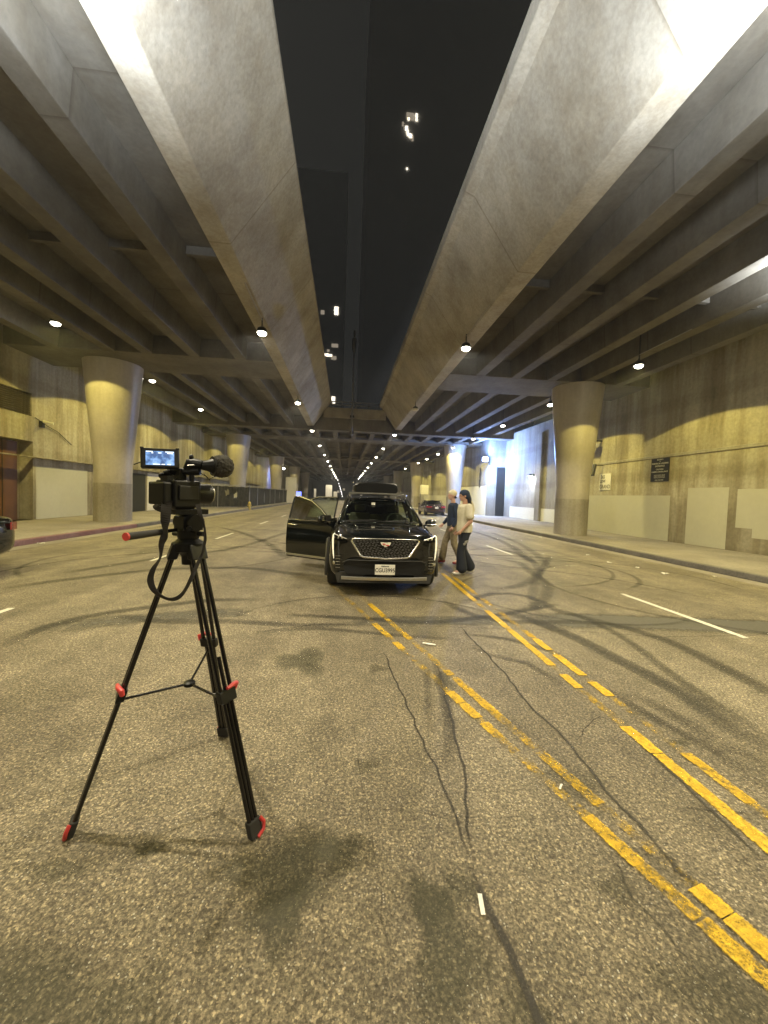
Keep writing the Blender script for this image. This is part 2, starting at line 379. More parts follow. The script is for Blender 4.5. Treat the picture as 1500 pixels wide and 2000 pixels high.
# ------------------------------------------------------------------ ground, road, pavements
Y0, Y1 = -14.0, 150.0
KL, KR, WL, WR = -8.35, 9.1, -12.8, 13.2
g = MB().add([(-400, -400, -0.02), (400, -400, -0.02), (400, 900, -0.02), (-400, 900, -0.02)], [(0, 1, 2, 3)]).build('ground', 'pave'); tag(g, kind='structure')
rd = MB().box(KL, KR, Y0-40, Y1+60, -0.015, 0.0).build('road', 'asphalt'); tag(rd, kind='structure')
def kerb_side(x0, x1, xa, xb, segs):
    pv = MB().box(min(xa, xb), max(xa, xb), Y0-40, Y1+60, -0.015, 0.15).build('pavement', 'pave', bevel=0.0); tag(pv, kind='structure')
    for (a, b, m) in segs:
        k = MB().box(x0, x1, a, b, -0.015, 0.154).build('kerb', m, bevel=0.03); tag(k, kind='structure')
kerb_side(KL-0.16, KL, KL-0.16, -60, [(Y0-40, 16.5, 'kerb_red'), (16.505, Y1+60, 'kerb')])
kerb_side(KR, KR+0.16, KR+0.16, 60, [(Y0-40, 20.5, 'kerb'), (20.505, 200, 'kerb')])
# gutters: paler concrete strip along each kerb
for (a, b) in ((KL, KL+0.42), (KR-0.42, KR)):
    gt = MB().box(a, b, Y0-40, Y1+60, -0.01, 0.0004).build('gutter', 'pave'); tag(gt, kind='structure')

def ribbon(strips, name, mat, z=0.004, feather=True, base=1.0):
    """strips: list of (points, width, strength) laid flat on the road; cov attribute feathers the edges"""
    vs, fs, cv = [], [], []
    for zi, (pts, wd, st) in enumerate(strips):
        pts = [Vector((p[0], p[1], 0)) for p in pts]
        # resample
        P = []
        for i in range(len(pts)-1):
            n = max(1, int((pts[i+1]-pts[i]).length/0.25))
            for k in range(n):
                t = k/n
                p0 = pts[max(i-1, 0)]; p1 = pts[i]; p2 = pts[i+1]; p3 = pts[min(i+2, len(pts)-1)]
                P.append(0.5*((2*p1)+(p2-p0)*t+(2*p0-5*p1+4*p2-p3)*t*t+(3*p1-p0-3*p2+p3)*t**3))
        P.append(pts[-1]); n = len(P)
        o = len(vs); offs = (-1, -0.5, 0, 0.5, 1) if feather else (-1, -0.66, 0, 0.66, 1)
        for i, p in enumerate(P):
            d = (P[min(i+1, n-1)]-P[max(i-1, 0)])
            d = d.normalized() if d.length > 1e-6 else Vector((0, 1, 0)); s = Vector((-d.y, d.x, 0))
            e = min(1, min(i, n-1-i)/2.0) if feather else 1
            for q in offs:
                vs.append((p.x+s.x*q*wd/2, p.y+s.y*q*wd/2, z+zi*.00003))
                c = {1: -0.15, 0.5: 0.75, 0: 1.0, 0.66: 1.0}[abs(q)]
                cv.append(st*c*(0.3+0.7*e) if feather else (st if abs(q) < 1 else st-0.30)-(0.0 if 0 < i < n-1 else 0.12))
        for i in range(n-1):
            for k in range(4): fs.append((o+i*5+k, o+i*5+k+1, o+(i+1)*5+k+1, o+(i+1)*5+k))
    me = bpy.data.meshes.new(name); me.from_pydata(vs, [], fs)
    a = me.attributes.new('cov', 'FLOAT', 'POINT'); a.data.foreach_set('value', cv)
    o = bpy.data.objects.new(name, me); col.objects.link(o); me.materials.append(M[mat]); tag(o, kind='structure'); return o
def seg(a, b): return [G(*a), G(*b)]
YL = [ # (from, to, strength) centre lines of what is left of the double yellow lines
 ((868,1120),(925,1175),.95),((925,1178),(941,1186),.9),((946,1193),(995,1227),1),((993,1228),(1040,1262),1.0),((1035,1262),(1087,1300),1.05),((1092,1318),(1138,1345),1.05),((1138,1350),(1215,1413),.85),
 ((1216,1420),(1285,1472),1.15),((1285,1474),(1425,1583),1.05),((1410,1583),(1660,1850),1.1),
 ((890,1127),(930,1160),.9),((937,1170),(960,1184),.95),((963,1190),(1010,1222),.78),((1025,1232),(1040,1245),.95),((1040,1248),(1080,1270),1.1),((1082,1280),(1142,1320),1.1),((1148,1333),(1197,1360),1.1),((1197,1370),(1252,1402),.72),((1265,1412),(1332,1462),.66),((1335,1472),(1475,1570),.98),((1490,1590),(1600,1660),.85),
 ((680,1170),(690,1184),.85),((692,1188),(706,1202),.85),((733,1218),(765,1245),1.0),((770,1255),(792,1268),1.05),((805,1285),(838,1305),.7),((885,1352),(940,1403),1.05),((942,1413),(967,1440),1.0),((970,1437),(1045,1507),.82),((1045,1510),(1135,1576),.68),
 ((1125,1597),(1245,1690),1.0),((1245,1690),(1345,1797),.95),((1345,1803),(1420,1885),1.0),((1420,1885),(1700,2400),1.05),
 ((715,1180),(760,1206),.95),((752,1210),(780,1234),.9),((780,1236),(808,1250),.95),((808,1255),(855,1293),.72),((875,1310),(888,1320),.95),((890,1325),(985,1415),.88),((985,1420),(1055,1470),.85),((1055,1470),(1180,1572),.92),((1285,1645),(1368,1728),.78),((1370,1733),(1445,1788),1.1),((1432,1792),(1700,2100),1.1)]
YG = [YL[:10], YL[10:21], YL[21:33], YL[33:]]; YS = []
for g_ in YG:                         # snap every painted dash onto its own straight line
    pts = np.array([G(*q) for a, b, _ in g_ for q in (a, b)]); wgt = np.clip(pts[:, 1], .5, 3); A_ = np.polyfit(pts[:, 1], pts[:, 0], 1, w=wgt)
    f_ = lambda y: Vector((A_[0]*y+A_[1], y, 0))
    for a, b, st_ in g_: YS.append(([f_(G(*a).y), f_(G(*b).y)], .105, (.475 if g_ is not YG[2] else .455)+(st_-.85)*.85))
    YS.append(([f_(1.0), f_(min(11, pts[:, 1].max()+1.0))], .09, .34))
    if g_ is YG[2]: YS.append(([f_(.9), f_(1.26)], .105, .56))
ribbon([(p, w__, s_) for p, w__, s_ in YS], 'road_marking', 'yellow', 0.0056, False)
wl = []
for X, ys in ((4.98, [(4.2, 6.35), (10.9, 13.0), (17.5, 19.6), (24.2, 26.3), (31, 33), (37.6, 39.6)]), (-4.22, [(3.2, 5.35), (8.9, 9.9), (13.2, 15.2), (19.8, 21.9), (26.5, 28.5), (33, 35), (39.6, 41.6)])):
    for a, b in ys: wl.append(([(X, a), (X, b)], 0.11, .62))
wl += [([G(1105, 1105), G(1126, 1106)], 0.08, .55)]
ribbon(wl, 'road_marking', 'whiteline', 0.0056, False)
def P_(*l): return [G(x, y) for x, y in l]
SK = [(P_((975,1190),(1100,1235),(1200,1285),(1325,1350),(1425,1420),(1560,1500)), .24, .95), (P_((1060,1185),(1175,1215),(1300,1250),(1500,1350),(1600,1400)), .22, .8),
 (P_((930,1068),(985,1075),(1030,1090),(1052,1112),(1030,1138),(975,1150),(935,1142)), .26, .6), (P_((950,1090),(1010,1098),(1040,1120),(1068,1140),(1060,1175),(1010,1195)), .24, .6), (P_((1075,1085),(1050,1130),(1040,1170),(1060,1200)), .2, .5),
 (P_((960,1040),(1010,1060),(1050,1085),(1070,1110)), .3, .5), (P_((915,1262),(960,1280),(1030,1296),(1098,1340)), .12, .95), (P_((905,1238),(1000,1250),(1075,1272),(1130,1300)), .13, .85),
 (P_((0,1262),(85,1226),(165,1205),(300,1185),(420,1172),(520,1172)), .22, .85), (P_((225,1200),(320,1214),(450,1214),(600,1222),(720,1216)), .2, .7), (P_((560,1200),(700,1208),(850,1215),(980,1200),(1090,1180)), .16, .85),
 (P_((500,1235),(620,1228),(760,1240),(900,1250)), .12, .7), (P_((0,1150),(150,1130),(320,1112),(480,1110),(600,1125)), .3, .7), (P_((120,1120),(300,1092),(460,1070),(560,1040)), .3, .65), (P_((560,1090),(520,1060),(470,1040),(430,1030)), .3, .6),
 (P_((880,1030),(930,1040),(990,1062),(1040,1100)), .35, .6), (P_((1095,1190),(1200,1235),(1330,1330),(1500,1440)), .14, .7), (P_((1180,1345),(1290,1410),(1400,1470),(1500,1545)), .12, .8), (P_((1190,1350),(1270,1370),(1400,1450),(1560,1520)), .16, .6),
 (P_((0,1690),(60,1630),(160,1540),(260,1440)), .12, .45), (P_((900,1180),(960,1160),(1030,1165),(1100,1200)), .2, .8), (P_((860,1170),(920,1200),(1010,1215),(1120,1215),(1250,1225)), .18, .75),
 (P_((870,1500),(880,1430),(868,1360),(850,1290)), .10, .9), (P_((838,1430),(836,1360),(832,1295)), .08, .75)]
def arc_(cx, cy, r, a0, a1): return [Vector((cx+r*math.cos(R(t)), cy+r*math.sin(R(t))*.9, 0)) for t in np.linspace(a0, a1, 12)]
SK += [(arc_(*q[:5]), q[5], q[6]) for q in ((4.2, 8.6, 2.4, -60, 150, .12, .62), (3.6, 9.4, 2.9, -80, 120, .11, .55), (5.2, 10.4, 2.0, 20, 260, .12, .55), (4.6, 7.6, 3.4, -20, 110, .10, .6), (6.0, 12.5, 3.0, 60, 280, .13, .5), (2.6, 5.6, 3.8, 5, 80, .10, .6),
  (-3.6, 9.0, 2.8, 40, 230, .12, .55), (-4.6, 10.6, 3.4, -60, 120, .12, .5), (-2.6, 7.4, 3.6, 60, 190, .10, .55), (-5.0, 14.0, 3.6, -90, 90, .14, .5), (.4, 4.4, 1.9, 10, 160, .09, .5), (4.0, 6.4, 1.9, 120, 300, .09, .55), (7.2, 6.8, 3.2, 120, 250, .12, .5))]
SK = [(a, w_*1.25, s_) for a, w_, s_ in SK]
ribbon(SK, 'tyre_marks', 'skid', 0.0026)
def jit(pts, a=0.012):
    o = []
    for i in range(len(pts)-1):
        n = max(2, int((pts[i+1]-pts[i]).length/0.08))
        for k in range(n):
            q = pts[i].lerp(pts[i+1], k/n); o.append(Vector((q.x+random.uniform(-a, a), q.y+random.uniform(-a, a), 0)))
    o.append(pts[-1]); return o
CR = [(jit(P_((900,1225),(990,1320),(1030,1375),(1120,1460),(1180,1545),(1250,1615),(1325,1700))), .028, .85), (jit(P_((750,1275),(800,1390),(850,1500),(890,1605),(920,1685))), .022, .85), (jit(P_((920,1685),(965,1790),(1020,1900),(1060,2000),(1080,2050))), .045, .95),
 (jit(P_((855,1300),(880,1400),(905,1500),(915,1615),(925,1680))), .025, .9), (jit(P_((1120,1460),(1140,1425),(1170,1400),(1215,1420))), .012, .75), (jit(P_((1135,1620),(1210,1700),(1240,1760),(1330,1860),(1400,1950))), .02, .6), (jit(P_((1290,1660),(1330,1705),(1370,1745))), .05, .9),
 (jit(P_((500,1235),(620,1220),(760,1222),(900,1226),(1100,1232),(1300,1245),(1500,1240)), .01), .02, .6), (jit(P_((1215,1420),(1300,1500),(1400,1590),(1500,1690))), .03, .85), (jit(P_((1500,1590),(1400,1585),(1320,1580))), .02, .8), (jit(P_((690,1400),(720,1600),(750,1800),(770,2000))), .012, .4), (jit(P_((560,1560),(900,1600),(1100,1590))), .01, .4)]
ribbon(CR, 'road_cracks', 'crack', 0.0046)
# feathered blobs: stains, patches and one plain dark spot
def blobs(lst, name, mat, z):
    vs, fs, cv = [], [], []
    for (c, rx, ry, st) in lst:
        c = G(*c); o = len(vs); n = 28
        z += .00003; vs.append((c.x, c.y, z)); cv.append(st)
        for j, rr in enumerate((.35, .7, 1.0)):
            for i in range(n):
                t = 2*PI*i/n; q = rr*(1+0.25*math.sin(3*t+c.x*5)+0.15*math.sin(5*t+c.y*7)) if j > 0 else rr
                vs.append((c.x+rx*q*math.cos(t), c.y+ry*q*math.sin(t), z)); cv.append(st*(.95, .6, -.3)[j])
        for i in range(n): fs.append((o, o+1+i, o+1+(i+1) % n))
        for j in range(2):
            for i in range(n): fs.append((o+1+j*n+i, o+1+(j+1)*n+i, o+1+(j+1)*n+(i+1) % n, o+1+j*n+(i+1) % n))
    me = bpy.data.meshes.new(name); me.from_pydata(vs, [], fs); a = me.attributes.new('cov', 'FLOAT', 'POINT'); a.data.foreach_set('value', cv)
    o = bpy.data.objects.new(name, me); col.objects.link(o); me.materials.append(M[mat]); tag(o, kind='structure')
blobs([((592,1290),.30,.34,1.0),((738,1306),.13,.10,.8),((715,1495),.10,.07,.7),((560,1700),.26,.22,.95),((545,1790),.14,.16,.9),((660,1670),.12,.14,.8),((290,1660),.08,.05,1.0),((870,1850),.16,.30,.95),((900,1740),.12,.10,.8),((840,1760),.10,.12,.7),((1200,1735),.10,.07,.6),  # the small strong one by the tripod is a plain dark blob
 ((1328,1450),.10,.05,.9),((20,1980),.3,.25,.8),((1420,1960),.25,.2,.6),((240,1990),.2,.14,.6),((1020,1985),.1,.12,.7),((120,1700),.2,.06,.5),((870,1330),.10,.22,.8),((1385,1160),.4,.5,.3),((300,1075),.5,1.2,.5),((800,1230),.5,.3,.5),((1130,1530),.2,.15,.5),((60,1360),.3,.3,.35)], 'road_stains_and_blob', 'stain_and_blob', 0.0016)
ribbon([(P_((1035,1212),(1160,1212),(1330,1218),(1600,1228)), .85, .95), (P_((690,1215),(820,1212),(1000,1214)), .5, .7), (P_((500,1195),(380,1200),(200,1215),(60,1230)), .6, .6)], 'road_patch', 'patchroad', 0.0008)

# ------------------------------------------------------------------ overpass decks
ZS, ZB, ZT = 6.8, 7.5, 8.0          # girder soffit, slab underside, slab top
def deck(side):
    sx = -1 if side == 'l' else 1
    xin, xbot = (-1.25, -2.55) if sx < 0 else (2.45, 3.75)
    xw = WL-0.2 if sx < 0 else WR+0.2
    lab = ('left' if sx < 0 else 'right')
    root = thing('overpass_deck', 'concrete overpass deck on the %s of the open slot, girders running along its underside' % lab, 'overpass', (0, 0, 0), 0, 'overpass decks')
    a, b = sorted((xbot, xw))
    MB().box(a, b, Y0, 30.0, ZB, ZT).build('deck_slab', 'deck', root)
    # flared edge beam with parapet
    d = -sx
    if sx < 0: poly = [(xbot-.45, ZS), (xbot, ZS), (xin, 8.62), (xin, 8.72), (xin-.25, 8.72), (xin-.95, ZT+.003), (xbot-.45, ZT+.003)]
    else: poly = [(xbot+.45, ZS), (xbot, ZS), (xin+.22, 8.33), (xin, 8.42), (xin, 8.78), (xin+.27, 8.78), (xin+.95, ZT+.003), (xbot+.45, ZT+.003)]
    MB().prism(poly, Y0, 30.0).build('edge_beam', 'fascia', root, bevel=0.02)
    xs = (-4.25, -6.0, -7.75, -9.1, -11.1) if sx < 0 else (5.5, 7.05, 8.65, 10.2, 11.8)
    for x in xs:
        for (ya, yb) in ((Y0, 15.9), (18.4, 30.0)):
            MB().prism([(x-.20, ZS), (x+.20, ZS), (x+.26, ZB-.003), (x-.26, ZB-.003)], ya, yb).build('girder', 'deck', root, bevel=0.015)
    e = xbot-.45 if sx < 0 else xbot+.45
    a, b = sorted((e, xw))
    MB().box(a, b, 15.9, 18.4, ZS-.004, ZB-.003).build('cap_beam', 'deck', root, bevel=0.02)
    MB().box(a, b, 10.0, 10.12, ZS+.5, ZB-.003).build('cross_brace', 'deck', root)
    return root
deck('l'); deck('r')
root = thing('overpass_deck', 'far closed overpass deck spanning the whole road beyond the open slot', 'overpass', (0, 0, 0), 0, 'overpass decks')
MB().box(WL-.2, WR+.2, 31.0, Y1, ZB, ZT).build('deck_slab', 'deck', root)
MB().box(WL-.2, WR+.2, 30.0, 31.0, ZS-.25, ZT).build('cap_beam', 'deck', root, bevel=.02)
MB().box(-1.8, 2.95, 29.72, 29.995, 7.45, 8.22).build('parapet', 'fascia', root, bevel=.02)
MB().add([(-2.6, 29.995, 6.6), (3.7, 29.995, 6.6), (3.0, 29.75, 7.44), (-1.8, 29.75, 7.44)], [(0, 1, 2, 3)]).build('corbel', 'deck', root)
rl = MB()
for z in (8.45, 8.68): rl.box(-1.3, 2.5, 29.80, 29.86, z-.035, z+.035)
for x in (-1.2, 0.6, 1.6, 2.4): rl.box(x-.04, x+.04, 29.80, 29.86, 8.22, 8.66)
rl.build('railing', 'metal_grey', root)
for x in (-11.3, -9.5, -7.8, -6.0, -4.3, -2.6, -1.0, .6, 2.2, 3.9, 5.5, 7.1, 8.7, 10.2, 11.8):
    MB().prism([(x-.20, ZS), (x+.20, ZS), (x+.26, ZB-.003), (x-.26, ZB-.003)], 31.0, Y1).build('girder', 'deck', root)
for y in (37, 57, 77, 97, 117):
    for k, (a, b) in enumerate(((WL-.2, WR+.2),)): MB().box(a, b, y-1.2, y+1.2, ZS-.03, ZS+.2).build('cap_beam', 'deck', root)

# columns ----------------------------------------------------------
def column(x, y, label, i):
    root = thing('support_column', label, 'column', (x, y, 0.15), 0, 'flared round columns under the overpass')
    MB().lathe([(.70, 0), (.70, 1.62)], n=56).build('column_base', 'column_ring', root, 40)
    pr = [(.695, 1.62), (.695, 2.4)]+[(.695+.39*((t-2.4)/(ZS-.156-2.4))**.95, t) for t in np.linspace(2.6, ZS-.156, 16)]
    MB().lathe(pr, n=56).build('column_shaft', 'column', root, 40)
cl = ['column nearest the brown roller door on the left pavement', 'second round column on the left, rising behind the fence', 'third round column on the left, beside the tall white panel', 'fourth round column on the left, in blue light', 'far column on the left near the tunnel end']
cr_ = ['near round column on the right pavement in front of the hand lettered sign', 'second round column on the right, behind the two walking men', 'third round column on the right past the parked maroon car', 'fourth round column on the right, deep in the tunnel', 'farthest round column on the right']
for i, y in enumerate((17.7, 37, 57, 77, 97)):
    column(-9.95, y, 'wide pale '+cl[i], i)
    column(10.35 if i == 0 else 10.6, y-(1.0 if i == 0 else 0), 'wide pale '+cr_[i], i)

# walls -------------------------------------------------------------
lw = thing('retaining_wall', 'tall stained concrete wall along the left pavement with a brown door and a louvre', 'wall', (0, 0, 0))
wall = MB().box(WL-.6, WL, Y0, 60.0, 0, ZS+.7).build('wall_face', 'wall', lw)
boolcut(wall, [MB().box(WL-.5, WL+.1, 12.0, 17.26, 0.15, 3.36), MB().box(WL-.35, WL+.1, 11.5, 17.2, 4.38, 5.30)])
MB().box(WL-.48, WL-.40, 12.02, 17.0, .15, 3.3).build('door', 'brown', lw)
for k in range(5): MB().box(WL-.40, WL-.385, 12.3+k*1.0, 12.32+k*1.0, .15, 3.3).build('door_seam', 'metal_dark', lw)
lv = MB()
for k in range(11):
    z = 4.42+k*.08; lv.add([(WL-.02, 11.5, z), (WL-.02, 17.18, z), (WL-.12, 17.18, z+.07), (WL-.12, 11.5, z+.07)], [(0, 1, 2, 3)])
lv.build('louver', 'louver', lw)
def on_left(name, y0, y1, z0, z1, mat, t=.006, **k): return MB().box(WL, WL+t, y0, y1, z0, z1).build(name, mat, lw, **k)
on_left('paint_patch', 17.4, 20.6, .16, 2.38, 'patch', label='large pale grey paint-over patch')
on_left('paint_patch', 21.4, 24.6, .16, 2.5, 'patch')
on_left('dark_panel', 23.0, 26.2, .16, 2.5, 'metal_dark', .012)
on_left('white_panel', 26.4, 30.0, .16, 2.6, 'white', .04)
on_left('paint_patch', 33, 41, .16, 1.9, 'patch')
MB().box(WL, WL+.25, 8, 60, 2.7, 2.74).build('ledge', 'wall', lw)
# wires and small conduit
MB().tube([(WL+.05, 17.3, 4.35), (WL+.06, 18.0, 4.1), (WL+.05, 18.6, 3.95), (WL+.06, 19.4, 3.5)], .015).build('cable', 'ink', lw)
c = thing('wall_camera', 'small security camera on the left wall beside the louvre', 'camera', (WL, 17.65, 4.25))
MB().box(0, .12, -.08, .08, -.25, 0).build('mount', 'metal_dark', c); MB().cyl((.1, 0, 0), (.42, .12, -.05), .06).build('housing', 'white', c, 40)
rw = thing('retaining_wall', 'tall streaked concrete wall along the right pavement carrying the black notice', 'wall', (0, 0, 0))
MB().box(WR, WR+.6, Y0, 21.5, 0, ZS+.7).build('wall_face', 'wall', rw)
def on_right(name, y0, y1, z0, z1, mat, t=.006, **k): return MB().box(WR-t, WR, y0, y1, z0, z1).build(name, mat, rw, **k)
on_right('paint_patch', 14.45, 21.4, .16, 2.03, 'patch'); on_right('paint_patch', 12.05, 13.65, .16, 2.32, 'patch', label='square grey paint-over patch')
on_right('paint_patch', 10.6, 11.75, .95, 2.25, 'patch'); on_right('paint_patch', 10.2, 11.2, .65, .95, 'patch'); on_right('paint_patch', 4, 10.4, .16, 2.2, 'patch')
MB().prism([(WR-.05, 3.62), (WR, 3.60), (WR, 3.74), (WR-.05, 3.72)], Y0, 21.5).build('ledge', 'wall_clean', rw)
rw2 = thing('retaining_wall', 'recessed concrete bay wall on the right, washed in blue white light', 'wall', (0, 0, 0))
MB().box(14.5, 15.1, 21.505, 33.99, 0, ZS+.7).build('wall_face', 'wall_clean', rw2)
MB().box(WR+.605, 15.1, 21.0, 21.5, 0, ZS+.7).build('wall_return', 'wall_clean', rw2)
MB().box(14.47, 14.499, 23.5, 32.6, .16, 1.1).build('paint_patch', 'cool_panel', rw2)
MB().box(14.3, 14.496, 27.2, 27.9, .15, 6.7).build('pilaster', 'wall_clean', rw2)
rw3 = thing('retaining_wall', 'far right concrete wall starting at the bright floodlit corner', 'wall', (0, 0, 0))
MB().box(12.9, 13.5, 34.0, Y1, 0, ZS+.7).build('wall_face', 'wall_clean', rw3)
MB().box(13.505, 15.1, 34.0, 34.5, 0, ZS+.7).build('wall_return', 'wall_clean', rw3)
MB().box(13.7, 14.45, 33.9, 33.995, .15, 4.6).build('door', 'metal_dark', rw3)
MB().box(12.86, 12.896, 34.3, 45, .16, 2.9).build('paint_patch', 'cool_panel', rw3)
MB().box(12.86, 12.896, 46, 62, .16, 2.0).build('paint_patch', 'patch', rw3)
lw2 = thing('retaining_wall', 'far left concrete wall beyond the fence, in blue light', 'wall', (0, 0, 0))
MB().box(WL-.6, WL, 60.005, Y1, 0, ZS+.7).build('wall_face', 'wall_clean', lw2)
ew = thing('end_wall', 'dark building front closing the far end of the tunnel', 'building', (0, Y1+5, 0))
MB().box(-30, 30, 0, 2, 0, 12).build('wall_face', 'ink', ew)
for k, (x, z) in enumerate([(-7, 1.5), (-3.2, 2.4), (1.5, 1.2), (4.4, 3.0), (6, 1.6), (-1, 3.4), (9, 2.4)]): MB().box(x, x+.9, -.03, 0, z, z+.9).build('window', 'window_dim', ew)

# signs -------------------------------------------------------------
def face_right(y, z, off=.02):     # text plane on the right wall, facing -X: local x -> -Y... reading left to right runs towards the camera
    return Matrix(((0, 0, -1, WR-off), (-1, 0, 0, y), (0, 1, 0, z), (0, 0, 0, 1)))
s = thing('wall_notice', 'black notice board with rows of pale lettering on the right wall', 'sign', (0, 0, 0))
MB().box(WR-.03, WR, 14.58, 15.50, 2.62, 3.60).build('board', 'sign_black', s)
yc = 15.04
for txt, z, sz in (('SECURITY', 3.54, .075), ('&', 3.465, .06), ('PARKING & LOADING', 3.38, .088), ('ENTRANCE', 3.27, .095), ('CAUTION', 3.13, .085), ('CAMERA SURVEILLANCE', 3.03, .078), ('CALL 213 0141', 2.68, .07)):
    text_mesh(txt, sz, 'lettering', mw=face_right(yc, z, .031), parent=s, bold=.001)
for z in (2.90, 2.86, 2.82, 2.78): text_mesh('all deliveries must check in at the dock', .036, 'lettering', mw=face_right(yc, z, .031), parent=s)
s = thing('wall_sign', 'white hand lettered square sign on the right wall just beside the near column', 'sign', (0, 0, 0))
MB().box(WR-.03, WR, 18.02, 18.88, 2.30, 3.14).build('board', 'white', s)
text_mesh('365', .26, 'ink', mw=face_right(18.62, 2.97, .031), parent=s, bold=.004, sx=.8)
text_mesh('LOW', .22, 'ink', mw=face_right(18.62, 2.75, .031), parent=s, bold=.004, sx=.8)
text_mesh('GRAND', .27, 'ink', mw=face_right(18.45, 2.47, .031), parent=s, bold=.001, sx=.85)
s = thing('number_sign', 'tall narrow dark number plate on the far right wall by the floodlit corner', 'sign', (0, 0, 0))
for k, ch in enumerate('355'):
    text_mesh(ch, .85, 'ink', mw=Matrix(((0, 0, -1, 12.85), (-1, 0, 0, 36.0), (0, 1, 0, 4.3-k*.62), (0, 0, 0, 1))), parent=s, bold=.03)
s = thing('hanging_sign', 'small white banner sign on a post past the maroon car', 'sign', (9.7, 49, .15))
MB().cyl((0, 0, 0), (0, 0, 3.2), .06).build('post', 'metal_grey', s); MB().box(-.1, 1.0, -.05, 0, 1.9, 3.1).build('board', 'cool_panel', s)
s = thing('lit_panel', 'tall white panel standing beside the third left column', 'panel', (-9.0, 59.5, .15))
MB().box(0, 1.6, 0, .15, 0, 3.9).build('board', 'white', s)
for k, (x, y, zz, ww) in enumerate(((-4.6, 92, 3.9, 1.5), (-2.9, 98, 2.4, .9), (-7.0, 88, 2.8, .5))):
    s = thing('far_signboard', ('broad pale signboard deep in the tunnel', 'narrow pale signboard deep in the tunnel', 'small pale notice in the blue lit part of the tunnel')[k], 'sign', (x, y, .0), 0, 'pale signboards deep in the tunnel')
    MB().box(0, ww, 0, .1, .9, zz).build('board', 'white', s); MB().box(ww*.3, ww*.7, -.03, 0, 0, .9).build('post', 'metal_grey', s)
    spot('lamp', (ww/2, -2.5, 4.6), 260, WARM, 90, .5, (R(35), 0, 0), s)
s = thing('street_sign', 'small glowing blue sign past the fence on the left', 'sign', (-7.4, 62, 0))
MB().cyl((0, 0, 0), (0, 0, 1.5), .05).build('post', 'metal_dark', s); MB().box(-.5, .5, -.08, 0, 1.1, 1.9).build('board', 'blue_screen', s)

# tunnel lights -------------------------------------------------------
def tunnel_light(x, y, lab, lit=True, power=300, kind='inner', grp='downlights under the overpass', zl=6.32):
    r = thing('ceiling_light', lab, 'lamp', (x, y, zl), 0, grp)
    MB().lathe([(.06, .22), (.13, .17), (.15, .10), (.145, .05)], n=24).build('housing', 'metal_dark', r, 40)
    if lit: MB().ell((0, 0, .05), (.135, .135, .09), 20, 10).build('lens', 'lens', r, 60)
    else: MB().ell((0, 0, .06), (.19, .19, .08), 20, 10).build('lens', 'white', r, 60)
    MB().box(-.015, .015, -.015, .015, .22, .48 if kind == 'inner' else 7.48-zl).build('hanger', 'metal_dark', r)
    MB().tube([(0, 0, .42), (0, -2.0, .44)], .012, 6).build('conduit', 'metal_grey', r)
    if lit:
        if kind == 'inner': spot('lamp', (0, 0, -.05), power, WARM, 142, .12, (0, 0, 0), r)
        else:
            spot('lamp', (0, 0, -.05), power*.42, WARM, 116, .6, (0, 0, 0), r)
            spot('lamp', (0, 0, -.05), power*1.4, YEL, 140, .05, (0, 0, 0), r)
    if lit and y < 8.5:           # added upward fill spot, imitates camera glare on the near ceiling
        spot('ceiling_fill', (0, 0, -.35 if kind == 'inner' else -.1), (1500 if x < 0 else 700) if kind == 'inner' else 4500, (0.86, 0.93, 1.0), 178 if kind == 'inner' else 158, .5, (PI, 0, 0), r, .25)
    return r
nth = ['nearest', 'second', 'third', 'fourth', 'fifth', 'sixth', 'seventh', 'eighth', 'ninth', 'tenth', 'eleventh', 'twelfth', 'thirteenth', 'fourteenth', 'fifteenth', 'sixteenth']
inner_y = [3.25+8.8*k for k in range(13)]
tunnel_light(-2.62, -5.5, 'lamp behind the viewer along the left edge of the open slot', True, 800)
tunnel_light(3.66, -5.5, 'lamp behind the viewer along the right edge of the open slot', True, 800)
for k, y in enumerate(inner_y):
    tunnel_light(-2.62, y, '%s lamp along the left edge of the open slot' % nth[k] if k < 4 else '%s lamp along the left lane row, deep in the tunnel' % nth[k], True, 1400 if k == 0 else 950)
    tunnel_light(3.66, y, ('unlit lamp along the right edge of the open slot' if k == 2 else '%s lamp along the right edge of the open slot' % nth[k]) if k < 4 else '%s lamp along the right lane row, deep in the tunnel' % nth[k], k != 2, 1400 if k == 0 else 950)
oy = [1.0+5.72*k for k in range(12)]
for k, y in enumerate(oy):
    tunnel_light(-9.72, 1.15+6.45*k, '%s lamp of the outer row above the left pavement' % nth[k], True, 620, 'outer', zl=6.92)
    tunnel_light(9.88, y, '%s lamp of the outer row above the right kerb' % nth[k], True, 620, 'outer')
for k, (x, y, z) in enumerate([(-2.35, 118, 6.1), (-2.1, 124, 5.2), (-1.9, 128, 4.5), (-1.7, 131, 3.9), (-1.6, 134, 3.4), (-1.45, 137, 2.9), (-1.3, 139, 2.4), (-1.2, 141, 1.9), (-1.0, 144, 1.2)]):
    b = MB().ell((0, 0, 0), .13, 10, 6).build('light_bead', 'bead'); b.location = (x, y, z); tag(b, 'small white light in the curved string at the far end of the tunnel', 'light', 'string of lights at the tunnel end')
